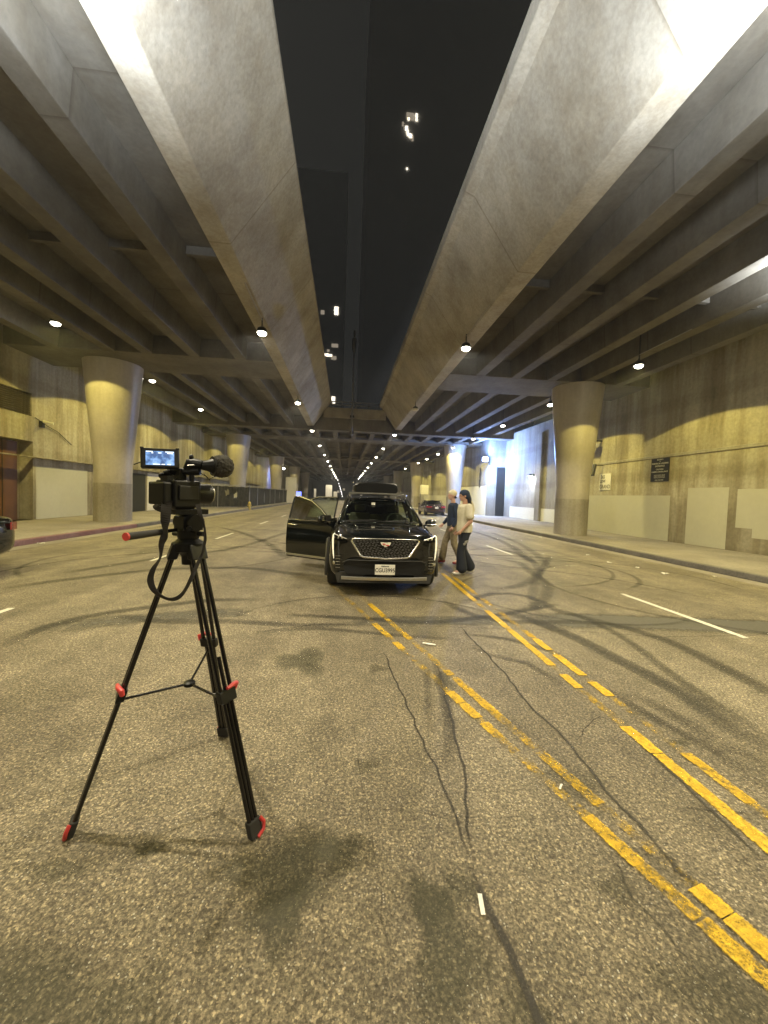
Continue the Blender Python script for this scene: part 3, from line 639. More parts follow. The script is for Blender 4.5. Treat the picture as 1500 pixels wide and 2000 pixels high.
# floodlight at the corner of the far right wall
f = thing('floodlight', 'dazzling blue white floodlight on the corner of the far right wall', 'lamp', (12.3, 33.4, 5.2))
MB().box(-.05, .3, .05, .40, -.05, .05).build('bracket', 'metal_dark', f)
MB().box(-.25, .25, -.10, .06, -.18, .18).build('housing', 'metal_dark', f, bevel=.02)
MB().box(-.22, .22, -.13, -.101, -.15, .15).build('lens', 'lens_cool', f)
spot('lamp', (0, -.2, 0), 2600, (.50, .66, 1.0), 170, .4, (R(62), 0, 0), f)
point('glow', (-.1, -.45, 0), 2300, (.24, .42, 1.0), .1, f)
f = thing('wall_lamp', 'small cool wall lamp in the recessed bay on the right', 'lamp', (14.15, 28.6, 3.6))
MB().box(.0, .34, -.1, .1, -.05, .12).build('housing', 'metal_dark', f); MB().box(-.0, .2, -.08, .08, -.09, -.051).build('lens', 'lens_cool', f)
spot('lamp', (.1, 0, -.12), 220, COOL, 150, .5, (0, 0, 0), f)
spot('blue_lamp', (-10.5, 66, 5.6), 900, (.10, .22, 1.0), 170, .6, (R(50), 0, R(20)))
f = thing('floodlight', 'small blue floodlight beyond the third left column', 'lamp', (-10.4, 66.2, 5.7))
MB().box(-.2, .2, -.1, .1, -.15, .15).build('housing', 'metal_dark', f); MB().box(-.15, .15, -.13, -.101, -.1, .1).build('lens', 'lens_cool', f)
for k, (p, lab) in enumerate((((12.55, 18.9, 4.85), 'dark unlit floodlight on an arm behind the near right column'), ((12.7, 18.7, 3.55), 'dark security camera below the floodlight behind the near right column'))):
    f = thing('wall_fixture', lab, 'fixture', p)
    if k == 0: MB().box(-.05, .65, -.04, .04, -.03, .03).build('arm', 'metal_dark', f); MB().box(-.45, .15, -.2, .2, -.12, -.03).build('head', 'metal_dark', f)
    else: MB().box(0, .5, -.03, .03, 0, .06).build('arm', 'metal_grey', f); MB().cyl((.05, 0, .05), (-.12, -.1, -.5), .09).build('head', 'metal_dark', f, 40)

# lamp post in the slot ----------------------------------------------
lp = thing('lamp_post', 'thin grey lamp post rising through the open slot', 'lamp post', (.35, 29.55, 6.15))
MB().cyl((0, 0, 0), (0, 0, 7.3), .085, .055).build('pole', 'metal_grey', lp, 40)
MB().box(-.16, .16, -.06, .14, .1, .3).build('bracket', 'metal_dark', lp); MB().box(-.16, .16, -.06, .16, 1.35, 1.5).build('bracket', 'metal_dark', lp)
MB().lathe([(.06, 6.2), (.16, 6.45), (.17, 7.2), (.05, 7.25)], n=16).build('lamp_head', 'metal_grey', lp, 40)
MB().lathe([(.03, 7.3), (.08, 7.45), (.08, 7.8), (.02, 7.85)], n=12).build('finial', 'metal_grey', lp, 40)

# towers behind the slot ----------------------------------------------
def tower(x0, x1, y0, h, lab, wins, zb=0):
    t = thing('tower_block', lab, 'building', ((x0+x1)/2, y0, 0)); xc = (x0+x1)/2
    MB().box(x0-xc, x1-xc, 0, 30, zb, h).build('facade', 'facade', t)
    for (px, py, w_, h_, m) in wins:
        q = at(px, py, y0)
        MB().box(q.x-xc-w_/2, q.x-xc+w_/2, -.12, -.01, q.z-h_/2, q.z+h_/2).build('window', m, t)
tower(-22, -2.5, 160, 130, 'dark high rise with a few lit windows seen on the left of the open slot', [(657, 603, 1.6, 1.6, 'window_lit'), (657, 611, 1.6, 1.6, 'window_lit'), (630, 610, 1.4, 1.6, 'window_dim'), (636, 693, 2.2, .9, 'window_lit'), (643, 694, 2.2, .9, 'window_lit'), (641, 685, 1, 1, 'window_dim'), (654, 675, 2.6, 1.4, 'window_dim'), (652, 699, 2, 1.4, 'window_dim'), (651, 778, 1.4, 1.4, 'window_lit'), (651, 785, 1.4, 1.2, 'window_lit'), (612, 563, .8, .8, 'window_dim')])
tower(14, 40, 110, 175, 'dark high rise with faint windows seen on the right of the open slot', [(799, 615, .5, .8, 'window_lit'), (799, 623, .5, .8, 'window_dim'), (782, 659, .5, .5, 'window_dim'), (800, 547, .6, .6, 'window_dim'), (789, 482, .7, .7, 'window_dim')])
# the tall one overhead with the crest of lights
tower(2, 30, 60, 95, 'tall dark tower high overhead in the slot with a bright cluster of lights', [(798, 233, .30, .30, 'window_lit'), (813.5, 226, .28, .5, 'window_lit'), (813.5, 234, .28, .4, 'window_lit'), (801, 228, 1.1, 1.0, 'window_dim'), (794, 251, .38, .6, 'window_lit'), (796, 259, .25, .6, 'window_lit'), (799, 264, .5, .35, 'window_lit'), (802, 266, .4, .5, 'window_lit'), (806, 271, .2, .7, 'window_dim'), (787, 243, .2, .6, 'window_dim'), (795, 330, .22, .22, 'window_lit')], 9.2)
for k, (px, py) in enumerate(((702, 757), (728, 752), (714, 782))):
    q = at(px, py, 90); l = thing('distant_lamp', ('left', 'upper right', 'low')[k]+' pinprick lamp beyond the railing of the slot', 'lamp', (q.x, q.y, 0), 0, 'distant lamps beyond the slot')
    MB().cyl((0, 0, 8), (0, 0, q.z), .07).build('pole', 'metal_dark', l); MB().ell((0, 0, q.z), .22, 10, 6).build('bulb', 'window_lit' if k == 0 else 'window_dim', l)

# fence -------------------------------------------------------------
def fence(pts, lab, h=1.95):
    fr = thing('construction_fence', lab, 'fence', pts[0], 0, 'cloth covered fence')
    o = Vector(pts[0])
    for a, b in zip(pts[:-1], pts[1:]):
        a = Vector(a); b = Vector(b); n = max(1, round((b-a).length/3.0)); d = (b-a).normalized(); s = Vector((-d.y, d.x, 0))
        cl = MB(); m = 40*n
        for i in range(m+1):
            p = a.lerp(b, i/m)-o; wv = .03*math.sin(i*1.7)+.03*math.sin(i*.53)
            top = h-.06-.05*abs(math.sin(i*PI/10.))
            for z in (0.12, h*.5, top): cl.v.append(tuple(p+s*wv*(1 if z != h*.5 else -.5)+Vector((0, 0, z))))
        for i in range(m):
            for k in range(2): cl.f.append((i*3+k, i*3+k+1, (i+1)*3+k+1, (i+1)*3+k))
        cl.build('windscreen', 'cloth_green', fr)
        for i in range(n+1):
            p = a.lerp(b, i/n)-o; MB().cyl(p, p+Vector((0, 0, h+.06)), .03, n=10).build('post', 'metal_grey', fr)
        MB().cyl(a-o+Vector((0, 0, h)), b-o+Vector((0, 0, h)), .025, n=8).build('rail', 'metal_grey', fr)
        MB().cyl(a-o+Vector((0, 0, .09)), b-o+Vector((0, 0, .09)), .02, n=8).build('rail', 'metal_grey', fr)
    return fr
fence([(-12.6, 31.2, .15), (-8.55, 35.6, .15)], 'near fence panel across the left pavement with pale rags tied on it')
fence([(-8.55, 35.7, .15), (-8.6, 58, .15)], 'long dark fence along the left kerb beyond the hydrant')
for k, (px, py, w_, h_, m) in enumerate(((437, 962, .9, .45, 'metal_grey'), (455, 959, .6, .4, 'cladding'), (460, 966, .28, .5, 'white'))):
    t = (px-395)/95.; base = Vector((-10.9, 33.0, .15)).lerp(Vector((-8.75, 35.4, .15)), t)
    q = at(px, py, base.y-.15); mb = MB(); n = 7
    pts = [(q.x+w_/2*(i/n-.5)*2, q.y-.02*math.sin(i*2.), q.z+h_/2*(1+.5*math.sin(i*2.3+k))) for i in range(n+1)]
    pb = [(x, y, q.z-h_/2*(1+.4*math.sin(i*1.7))) for i, (x, y, z) in enumerate(pts)]
    for i in range(n): mb.add([pts[i], pts[i+1], pb[i+1], pb[i]], [(0, 1, 2, 3)])
    o = mb.build('rag', m); md = o.modifiers.new('s', 'SOLIDIFY'); md.thickness = .01
    tag(o, ('wide grey rag tied to the near fence panel', 'ragged dark cloth scrap in the middle of the near fence panel', 'pale strip of cloth hanging on the near fence panel')[k], 'rag', 'rags on the fence')
hy = thing('fire_hydrant', 'dull yellow fire hydrant standing at the end of the near fence panel', 'hydrant', (-8.35, 34.9, .004))
MB().lathe([(.16, 0), (.16, .05), (.10, .06), (.10, .52), (.13, .54), (.13, .60), (.09, .70), (.03, .75)], n=20).build('barrel', 'hydrant', hy, 40)
MB().cyl((-.17, 0, .42), (.17, 0, .42), .05).build('nozzle', 'hydrant', hy, 40); MB().cyl((0, -.2, .40), (0, 0, .40), .06).build('nozzle', 'hydrant', hy, 40)

# litter -----------------------------------------------------------
LT = [((940, 1772), .05, 'white cigarette shaped scrap on the road near the dark crack'), ((838, 1260), .09, 'flat white scrap just right of the left yellow lines'), ((1095, 1540), .03, 'thin white sliver between the left yellow lines'), ((1298, 1122), .14, 'large crumpled white scrap in the right gutter'), ((1190, 1100), .12, 'pale crumpled wrapper beside the right kerb'), ((1245, 1110), .10, 'pale flattened cup lid in the right gutter'), ((1148, 1085), .10, 'small pale scrap in the right gutter near the column'), ((1055, 1050), .14, 'white rubbish heap where the right kerb begins'), ((1060, 1083), .08, 'tiny white speck of litter on the right lane'), ((982, 1045), .09, 'white scrap in the far right lane'), ((875, 1045), .08, 'small scrap beside the walking men'), ((995, 1035), .10, 'second white scrap in the far right lane'), ((1395, 1127), .07, 'small pale scrap in the right gutter at the photo edge'), ((80, 1063), .16, 'pale strip of litter in the left gutter'), ((310, 1005), .12, 'small pale scrap near the left kerb')]
for k, (p, s_, lab) in enumerate(LT):
    q = G(*p); mb = MB(); n = 5
    for i in range(n+1):
        for j in range(4):
            mb.v.append(((i/n-.5)*s_*(1.6 if k < 3 else 1), (j/3-.5)*s_*(.35 if k < 3 else .9), .008+random.uniform(0, .25)*s_*(0.3 if k < 3 else 1)))
    for i in range(n):
        for j in range(3): mb.f.append((i*4+j, i*4+j+1, (i+1)*4+j+1, (i+1)*4+j))
    o = mb.build('litter', 'white'); o.location = (q.x, q.y, 0.004); o.rotation_euler = (0, 0, random.uniform(0, 3)); tag(o, lab, 'litter', 'scraps of litter on the road')

# ================================================================== vehicles
def ring(y, wb, zb, w1, z1, w2, zs, w3, zh, zc, sw=0.0):
    half = [(0, zb), (wb, zb), (w1, zb+.10), (w1+.005, z1), (w2, zs), (w3, zh), (w3*.5, (zh+2*zc)/3), (0, zc)]
    f = lambda x: y+sw*(abs(x)/.94)**3
    r = [Vector((x, f(x), z)) for x, z in half]; l = [Vector((-x, f(x), z)) for x, z in half[1:-1]][::-1]
    return r+l
def body_loft(st, name, mat, root, cutters=(), ang=40, sub=1):
    o = MB().loft([ring(*s) for s in st], close=True).build(name, mat, root)
    if sub:
        m = o.modifiers.new('s', 'SUBSURF'); m.levels = sub; m.render_levels = sub
        for e in (0,): pass
        finish(o)
    if cutters: boolcut(o, cutters)
    shade(o.data, ang); return o
def wheel(root, x, y, r=.36, w=.23, side=1):
    t = MB().lathe([(r*.66, -w/2), (r*.93, -w/2), (r, -w/2+.03), (r, w/2-.03), (r*.93, w/2), (r*.66, w/2)], n=40, axis='x').build('wheel', 'rubber', root, 50)
    t.location = (x, y, r)
    rim = MB(); f = side*(w/2-.02)
    for k in range(10):
        a = 2*PI*k/10; rim.add([Vector((f, math.cos(a+s)*q, math.sin(a+s)*q)) for q, s in ((.06, -.25), (r*.66, -.09), (r*.66, .09), (.06, .25))], [(0, 1, 2, 3)])
    rim.lathe([(r*.66, -w/2+.01), (r*.68, f*1.02), (r*.63, f*1.02), (r*.60, -w/2+.01)], n=40, axis='x'); rim.cyl((f-.02*side, 0, 0), (f+.015*side, 0, 0), .07)
    rim.build('rim', 'alloy', t, 40)
    MB().cyl((-w/2+.02, 0, 0), (-w/2+.03, 0, 0), r*.62, n=24).build('brake_disc', 'metal_dark', t)

SUV = thing('parked_suv', 'black luxury suv facing the viewer with two passenger doors standing open', 'car', (0.655, 5.98, 0), R(-1.2))
st = [(.00, .60, .25, .78, .60, .78, .82, .66, .92, .95, .16), (.05, .66, .235, .86, .62, .84, .90, .70, .965, .985, .20), (.22, .72, .23, .905, .64, .89, .95, .76, 1.0, 1.03, .16), (.6, .76, .22, .93, .66, .91, .98, .78, 1.04, 1.075, .08),
      (1.1, .78, .22, .94, .66, .92, 1.01, .80, 1.09, 1.12, .03), (1.4, .80, .22, .94, .66, .925, 1.02, .82, 1.09, 1.11, 0), (2.5, .80, .22, .94, .66, .925, 1.03, .83, 1.06, 1.06, 0), (3.7, .80, .22, .94, .66, .925, 1.06, .82, 1.08, 1.08, 0), (4.35, .76, .26, .91, .70, .88, 1.06, .78, 1.09, 1.09, 0), (4.58, .66, .36, .82, .72, .80, 1.0, .72, 1.05, 1.06, 0), (4.6, .6, .4, .78, .72, .76, .98, .7, 1.03, 1.04, 0)]
def arch(y, r=.42): return MB().cyl((-1.2, y, .36), (-.58, y, .36), r, n=32), MB().cyl((.58, y, .36), (1.2, y, .36), r, n=32)
cab = MB().box(-.80, .80, 1.55, 3.95, .42, 1.4); op = MB().box(-1.1, -.70, 1.55, 2.52, .42, 1.2); op2 = MB().box(-1.1, -.70, 2.62, 3.45, .42, 1.2)
body_loft(st, 'body', 'paint_black', SUV, [*arch(.97), *arch(3.72), cab, op, op2])
for y in (.97, 3.72):
    for s in (-1, 1):
        wheel(SUV, s*.82, y, .365, .24, s)
        pts = [(s*.945, y+math.cos(a)*.44, .365+math.sin(a)*.44) for a in np.linspace(-.28, PI+.28, 24)]
        MB().tube(pts, .032, 6).build('arch_trim', 'cladding', SUV, 50)
# roof and pillars
def roofring(y, w, zt, ze): return [Vector((x, y, z)) for x, z in ((-w, ze-.03), (-w, ze), (-w*.8, zt-.02), (0, zt), (w*.8, zt-.02), (w, ze), (w, ze-.03))]
MB().loft([roofring(1.98, .55, 1.525, 1.49), roofring(2.15, .60, 1.555, 1.525), roofring(2.9, .63, 1.575, 1.54), roofring(3.8, .61, 1.56, 1.52), roofring(4.25, .57, 1.52, 1.48)]).build('roof', 'paint_black', SUV, 60)
for s in (-1, 1):
    MB().tube([(s*.78, 1.27, 1.08), (s*.70, 1.60, 1.29), (s*.60, 2.02, 1.50), (s*.625, 2.4, 1.55), (s*.64, 3.2, 1.56), (s*.61, 4.0, 1.51), (s*.72, 4.5, 1.06)], [.035]*7, 8).build('pillar', 'paint_black', SUV, 60)
    MB().tube([(s*.80, 2.56, 1.05), (s*.66, 2.62, 1.54)], .035, 8).build('pillar', 'plastic', SUV, 60)
    MB().tube([(s*.58, 2.1, 1.60), (s*.60, 2.2, 1.635), (s*.60, 3.9, 1.62), (s*.58, 4.05, 1.56)], .016, 8).build('roof_rail', 'satin', SUV, 60)
wsr = []
for t in np.linspace(0, 1, 7):
    wsr.append([Vector((x*(.75+(.575-.75)*t), 1.24+(.76)*t+.06*(x*x)*(1), 1.105+(.40)*t+.02*math.sin(t*PI))) for x in np.linspace(-1, 1, 11)])
MB().loft(wsr).build('windscreen', 'glass', SUV, 60)
MB().add([(.79, 1.62, 1.09), (.79, 2.52, 1.08), (.66, 2.55, 1.51), (.655, 2.15, 1.50)], [(0, 1, 2, 3)]).build('side_window', 'glass', SUV)
MB().add([(.80, 2.62, 1.08), (.80, 3.45, 1.10), (.66, 3.5, 1.50), (.665, 2.66, 1.51)], [(0, 1, 2, 3)]).build('side_window', 'glass_dark', SUV)
MB().add([(-.70, 4.45, 1.10), (.70, 4.45, 1.10), (.56, 4.12, 1.49), (-.56, 4.12, 1.49)], [(0, 1, 2, 3)]).build('rear_window', 'glass_dark', SUV)
# front face
fy = lambda x, k=0: .16*(abs(x)/.94)**3-.012-k
def facepoly(pts, k0, k1):           # a plate wrapped on the nose, pts (x, z)
    mb = MB(); n = len(pts); mb.v = [(x, fy(x, k1)+.03*max(0, .9-z)*0, z) for x, z in pts]+[(x, fy(x, k0), z) for x, z in pts]
    mb.f = [tuple(range(n)), tuple(range(n, 2*n))[::-1]]+[(i, (i+1) % n, n+(i+1) % n, n+i) for i in range(n)]; return mb
gp = [(-.53, .90), (-.50, .925), (0, .935), (.50, .925), (.53, .90), (.385, .665), (.34, .645), (0, .625), (-.34, .645), (-.385, .665)]
gr = facepoly(gp, -.02, .016).build('grille', 'plastic', SUV)
mesh_ = MB()
for j in range(11):
    z = .655+j*.0245; half = .375+(.52-.375)*min(1, max(0, (z-.66)/.24)); n = int(half*2/.052)
    for i in range(n+1):
        x = -half+.02+i*(2*half-.04)/max(1, n)+(.0 if j % 2 else .012); dz = .006*(i % 2)
        if abs(x) > half-.012 or (abs(x) < .10 and .80 < z < .91): continue
        mesh_.box(x-.017, x+.017, fy(x, .024), fy(x, .014), z-.0035+dz, z+.0035+dz)
mesh_.build('grille_mesh', 'alloy', gr)
fr = MB(); P2 = [(x*1.01, fy(x, .022), z) for x, z in gp[4:]+gp[:1]]
fr.tube([Vector(p) for p in P2], .016, 8)
fr.build('grille_surround', 'chrome', gr, 60)
MB().tube([(x, fy(x, .016), z+.004) for x, z in gp[:5]], .008, 6).build('grille_top_trim', 'chrome', gr, 60)
# crest: a wide split shield
cr = MB()
for k, (x0, x1, z0, z1) in enumerate([(-.085, -.03, .872, .882), (-.028, .028, .868, .878), (.03, .085, .872, .882), (-.080, -.03, .850, .868), (-.028, .028, .842, .864), (.03, .080, .850, .868), (-.066, -.03, .833, .847), (-.028, .028, .822, .839), (.03, .066, .833, .847), (-.028, .028, .812, .819)]):
    cr.add([(x0, fy(0, .032), z1), (x1, fy(0, .032), z1), (x1*.86, fy(0, .038), z0), (x0*.86, fy(0, .038), z0), (x0, -.0, z1), (x1, -.0, z1), (x1*.86, 0, z0), (x0*.86, 0, z0)], [(0, 1, 2, 3), (0, 4, 5, 1), (3, 2, 6, 7), (0, 3, 7, 4), (1, 5, 6, 2)])
cr.build('crest', 'drl', SUV)
cr2 = MB()
for (x0, x1, z0, z1) in ((-.050, -.005, .851, .866), (.006, .05, .832, .846)): cr2.box(x0, x1, fy(0, .044), fy(0, .036), z0, z1)
cr2.build('crest_inlay', 'red', SUV)
facepoly([(-.60, .585), (.60, .585), (.66, .50), (.60, .36), (-.60, .36), (-.66, .50)], -.02, .006).build('lower_intake', 'plastic', SUV)
MB().tube([(x, fy(x, .02), .592-.05*max(0, abs(x)-.58)/.1) for x in np.linspace(-.66, .66, 15)], .008, 6).build('intake_trim', 'cladding', SUV, 60)
MB().loft([[Vector((x, fy(x, .03), .335)), Vector((x, fy(x, .045), .325)), Vector((x, fy(x, .04), .285)), Vector((x, fy(x, .0), .275))] for x in np.linspace(-.68, .68, 17)]).build('skid_plate', 'satin', SUV, 60)
facepoly([(-.78, .36), (-.66, .40), (.66, .40), (.78, .36), (.74, .22), (-.74, .22)], -.02, .003).build('lower_bumper', 'cladding', SUV)
pl = MB().box(-.157, .157, -.058, -.045, .375, .535).build('licence_plate', 'white', SUV, bevel=.004)
mwp = lambda z: Matrix(((1, 0, 0, 0), (0, 0, -1, -.0590), (0, 1, 0, z), (0, 0, 0, 1)))
text_mesh('CGU3995', .088, 'ink', mw=mwp(.445), parent=pl, bold=.0015, sx=.86, extr=.001); text_mesh('Alabama', .036, 'ink', mw=mwp(.512), parent=pl, bold=.001, extr=.001)
MB().box(-.12, .12, -.045, .02, .33, .375).build('plate_bracket', 'plastic', SUV)
for s in (-1, 1):
    hl = MB(); hp = [(s*.60, .915), (s*.80, .985), (s*.845, .965), (s*.84, .90), (s*.78, .885)]
    hl.v = [(x, fy(x, .012)+.03*0, z) for x, z in hp]+[(x, fy(x, -.06), z) for x, z in hp]; n = 5
    hl.f = [tuple(range(n)), tuple(range(n, 2*n))[::-1]]+[(i, (i+1) % n, n+(i+1) % n, n+i) for i in range(n)]
    h = hl.build('headlight', 'glass_dark', SUV); hl2 = MB()
    for q in (.68, .74, .80): hl2.ell((s*q, fy(q, .004), .925+(q-.68)*.1), (.018, .01, .014), 10, 6)
    hl2.build('reflector', 'chrome', h, 60)
    MB().tube([(s*x, fy(x, .018), z) for x, z in ((.605, .92), (.70, .95), (.80, .985))], .007, 6).build('brow', 'chrome', h, 60)
    MB().tube([(s*x, fy(x, k), z) for x, z, k in ((.80, 1.0, .0), (.822, .97, .012), (.825, .88, .02), (.822, .78, .024), (.815, .68, .024), (.805, .60, .022))], [.006, .012, .014, .013, .011, .006], 6).build('daytime_light', 'drl_emissive', SUV, 60)
    fg = MB()
    for j in range(5): fg.box(s*.74-.035, s*.74+.035, fy(.74, .018), fy(.74, .006), .46+j*.045, .466+j*.045)
    fg.build('vent', 'satin', SUV); MB().ell((s*.80, fy(.80, .006), .53), (.022, .012, .03), 12, 8).build('fog_lamp', 'chrome', SUV, 60)
# bonnet creases
for s in (-1, 1): MB().tube([(s*.40, .16, .998), (s*.46, .6, 1.065), (s*.52, 1.12, 1.122)], [.004, .010, .004], 6).build('bonnet_crease', 'paint_black', SUV, 60)
MB().tube([(-.70, 1.20, 1.115), (0, 1.12, 1.135), (.70, 1.20, 1.115)], .010, 6).build('cowl', 'plastic', SUV, 60)
for s in (-.35, .3): MB().tube([(s-.3, 1.19, 1.13), (s+.25, 1.26, 1.15)], .008, 5).build('wiper', 'plastic', SUV)
MB().box(-.055, .02, 1.795, 1.80, 1.42, 1.47, Matrix.Translation((-.10, 0, 0))).build('windscreen_sticker', 'white', SUV)
def mirror(s, par, at_=(0, 0, 0)):
    m = MB().ell(at_, (.115, .07, .075), 18, 12).build('wing_mirror', 'paint_black', par, 60)
    MB().tube([at_, Vector(at_)+Vector((-s*.16, .04, -.07))], .022, 8).build('mirror_arm', 'plastic', m, 60)
    MB().tube([Vector(at_)+Vector((-.09, -.062, -.02)), Vector(at_)+Vector((0, -.074, -.024)), Vector(at_)+Vector((.09, -.062, -.02))], .005, 5).build('mirror_trim', 'chrome', m); return m
mirror(1, SUV, (1.02, 1.52, 1.10))
# interior
it = MB().box(-.72, .72, 1.42, 1.75, .75, 1.07).build('dashboard', 'interior', SUV, bevel=.06)
for x in (-.36, .36):
    sb = MB().box(x-.25, x+.25, 2.25, 2.75, .55, .72).build('seat', 'seat_leather', SUV, bevel=.05)
    MB().box(x-.23, x+.23, 2.68, 2.82, .70, 1.22).build('backrest', 'seat_leather', sb, bevel=.05); MB().box(x-.12, x+.12, 2.70, 2.80, 1.25, 1.40).build('headrest', 'seat_leather', sb, bevel=.04)
MB().box(-.62, .62, 3.35, 3.55, .6, 1.15).build('rear_seat', 'seat_leather', SUV, bevel=.05)
sw_ = MB(); sw_.tube([(.36+.18*math.cos(a), 1.95+.05*math.sin(a), 1.08+.17*math.sin(a)) for a in np.linspace(0, 2*PI, 25)], .017, 8); sw_.ell((.36, 1.95, 1.07), (.07, .03, .06), 12, 8); sw_.tube([(.19, 1.95, 1.08), (.53, 1.95, 1.08)], .014, 6)
sw_.build('steering_wheel', 'seat_leather', SUV, 60)
MB().box(-.11, .11, 1.93, 1.95, 1.38, 1.44).build('rear_view_mirror', 'plastic', SUV, bevel=.01)
# doors
def door(y, L, ang, front):
    d = bpy.data.objects.new('door', None); col.objects.link(d); d.parent = SUV; d.location = (-.925, y, 0); d.rotation_euler = (0, 0, R(ang))
    rings = []
    for t in np.linspace(0, 1, 5):
        yy = L*t; rings.append([Vector((x, yy, z)) for x, z in ((.10, .30), (.0, .30), (-.03, .42), (-.035, .66), (-.02, .90), (.0, 1.02), (.03, 1.075), (.09, 1.08))])
    MB().loft(rings, close=True).build('door_skin', 'paint_black', d, 30)
    if front: fr_ = [(.05, 1.09), (.33, 1.30), (.62, 1.46), (.95, 1.535), (L-.03, 1.54), (L-.03, 1.09)]
    else: fr_ = [(.03, 1.09), (.03, 1.54), (.55, 1.53), (L-.10, 1.42), (L-.03, 1.09)]
    lean = lambda z: .02+(z-1.08)*.34
    MB().tube([(lean(z), yy, z) for yy, z in fr_], .020, 8).build('window_frame', 'plastic', d, 60)
    n = len(fr_); MB().add([(lean(z)+.0, yy, z) for yy, z in fr_], [tuple(range(n))]).build('window', 'glass_clear', d)
    MB().tube([(lean(z)-.022, yy, z+.006) for yy, z in (fr_[:5] if front else fr_[1:4])], .006, 5).build('window_trim', 'satin', d, 60)
    MB().box(-.012, .0, .03, L-.02, 1.062, 1.080).build('belt_trim', 'chrome', d)
    MB().box(-.052, -.030, .0, L-.01, .335, .375).build('sill_trim', 'satin', d, bevel=.004)
    h = MB().tube([(-.03, L-.27, .965), (-.062, L-.24, .968), (-.062, L-.09, .972), (-.03, L-.06, .972)], .013, 8).build('door_handle', 'chrome', d, 60)
    MB().box(.101, .13, .08, L-.08, .45, .98).build('door_card', 'interior', d, bevel=.01); MB().box(.13, .18, .2, L-.2, .75, .80).build('armrest', 'seat_leather', d, bevel=.01)
    if front:
        MB().box(-.024, .02, .04, .26, 1.085, 1.20).build('mirror_base', 'plastic', d)
        m = MB().ell((-.15, .14, 1.12), (.105, .075, .072), 18, 12).build('wing_mirror', 'paint_black', d, 60); MB().tube([(-.15, .14, 1.10), (-.0, .14, 1.06)], .022, 8).build('mirror_arm', 'plastic', m)
        MB().tube([(-.22, .075, 1.11), (-.15, .062, 1.105), (-.08, .072, 1.11)], .005, 5).build('mirror_trim', 'chrome', m)
door(1.50, 1.13, 57, True); door(2.60, .98, 60, False)
# roof box on the rails
rb = thing('roof_box', 'wide dark cargo box strapped on the roof rails of the black suv', 'roof box', (0.665, 8.15, 1.60))
MB().loft([[Vector((x*.88, y, z)) for x, z in ((-.50*k, .06), (-.55*k, .12), (-.55*k, .22), (-.47*k, .29*k), (0, .31*k), (.47*k, .29*k), (.55*k, .22), (.55*k, .12), (.50*k, .06))] for y, k in ((0, .90), (.06, .97), (.5, 1), (1.3, 1), (1.5, .96))], close=True).build('shell', 'matte', rb, 40)
MB().box(-.58, .58, -.02, 0.02, .04, .07).build('crossbar', 'satin', rb); MB().box(-.58, .58, 1.0, 1.04, .02, .06).build('crossbar', 'satin', rb)
for x in (-.5, .5):
    for z in (.10, .27): MB().ell((x, .0, z), .014, 8, 6).build('latch', 'chrome', rb)

def sedan(name, label, loc, rz, paint, group=None):
    c = thing(name, label, 'car', loc, rz, group)
    st = [(.00, .58, .30, .74, .60, .74, .84, .66, .93, .95, .10), (.05, .64, .26, .84, .60, .83, .90, .72, .98, 1.0, .12), (.35, .72, .22, .89, .62, .88, .93, .76, 1.0, 1.03, .05), (1.0, .76, .20, .91, .62, .90, .94, .78, .98, 1.0, 0), (2.2, .76, .20, .91, .60, .90, .92, .78, .95, .96, 0), (3.3, .76, .20, .91, .58, .90, .89, .78, .95, .98, 0), (4.1, .74, .2, .90, .56, .87, .82, .74, .86, .90, 0), (4.55, .66, .24, .84, .52, .80, .70, .68, .76, .78, -.10), (4.62, .6, .28, .76, .50, .74, .66, .62, .70, .72, -.12)]
    body_loft(st, 'body', paint, c, [*arch(.95, .37), *arch(3.65, .37)])
    for y in (.95, 3.65):
        for s in (-1, 1): wheel(c, s*.80, y, .32, .21, s)
    gh = [[Vector((x, y+dy, z)) for x, z, dy in ((-w, .93, 0), (-w*.93, .93+h*.6, 0), (-w*.80, .93+h, 0), (0, .93+h+.03, 0), (w*.80, .93+h, 0), (w*.93, .93+h*.6, 0), (w, .93, 0))] for y, w, h in ((.72, .76, .02), (1.10, .76, .28), (1.45, .75, .43), (2.3, .74, .47), (2.75, .74, .40), (3.45, .78, .03))]
    MB().loft(gh).build('glasshouse', 'glass_dark', c, 50)
    MB().loft([[Vector((x, y, z+.006)) for x, z in ((-w*.82, .93+h), (0, .93+h+.03), (w*.82, .93+h))] for y, w, h in ((1.35, .75, .41), (1.6, .75, .44), (2.3, .74, .47), (2.6, .74, .43))]).build('roof', paint, c, 60)
    for s in (-1, 1):
        MB().loft([[Vector((s*x, y, z)) for z in (.74, .80, .88)] for x, y in ((.42, -.012), (.60, .015), (.78, .085), (.872, .16), (.895, .34))]).build('tail_light', 'tail', c, 60)
        MB().tube([(s*.79, .80, .95), (s*.72, 1.30, 1.32), (s*.70, 1.7, 1.385), (s*.70, 2.5, 1.38), (s*.79, 3.4, .95)], .022, 6).build('pillar', paint, c)
        m = MB().ell((s*.98, 3.1, 1.0), (.10, .06, .065), 12, 8).build('wing_mirror', paint, c, 60)
    p = MB().box(-.15, .15, -.03, -.0, .66, .81).build('licence_plate', 'white', c)
    text_mesh('7KDR', .09, 'ink', mw=Matrix(((1, 0, 0, 0), (0, 0, -1, -.031), (0, 1, 0, .735), (0, 0, 0, 1))), parent=p, extr=.001) if False else None
    MB().box(-.60, .60, .0, .08, .27, .34).build('bumper_lip', 'plastic', c)
    MB().tube([(-.36, -.014, .90), (.36, -.014, .90)], .012, 6).build('boot_trim', 'chrome', c)
    return c
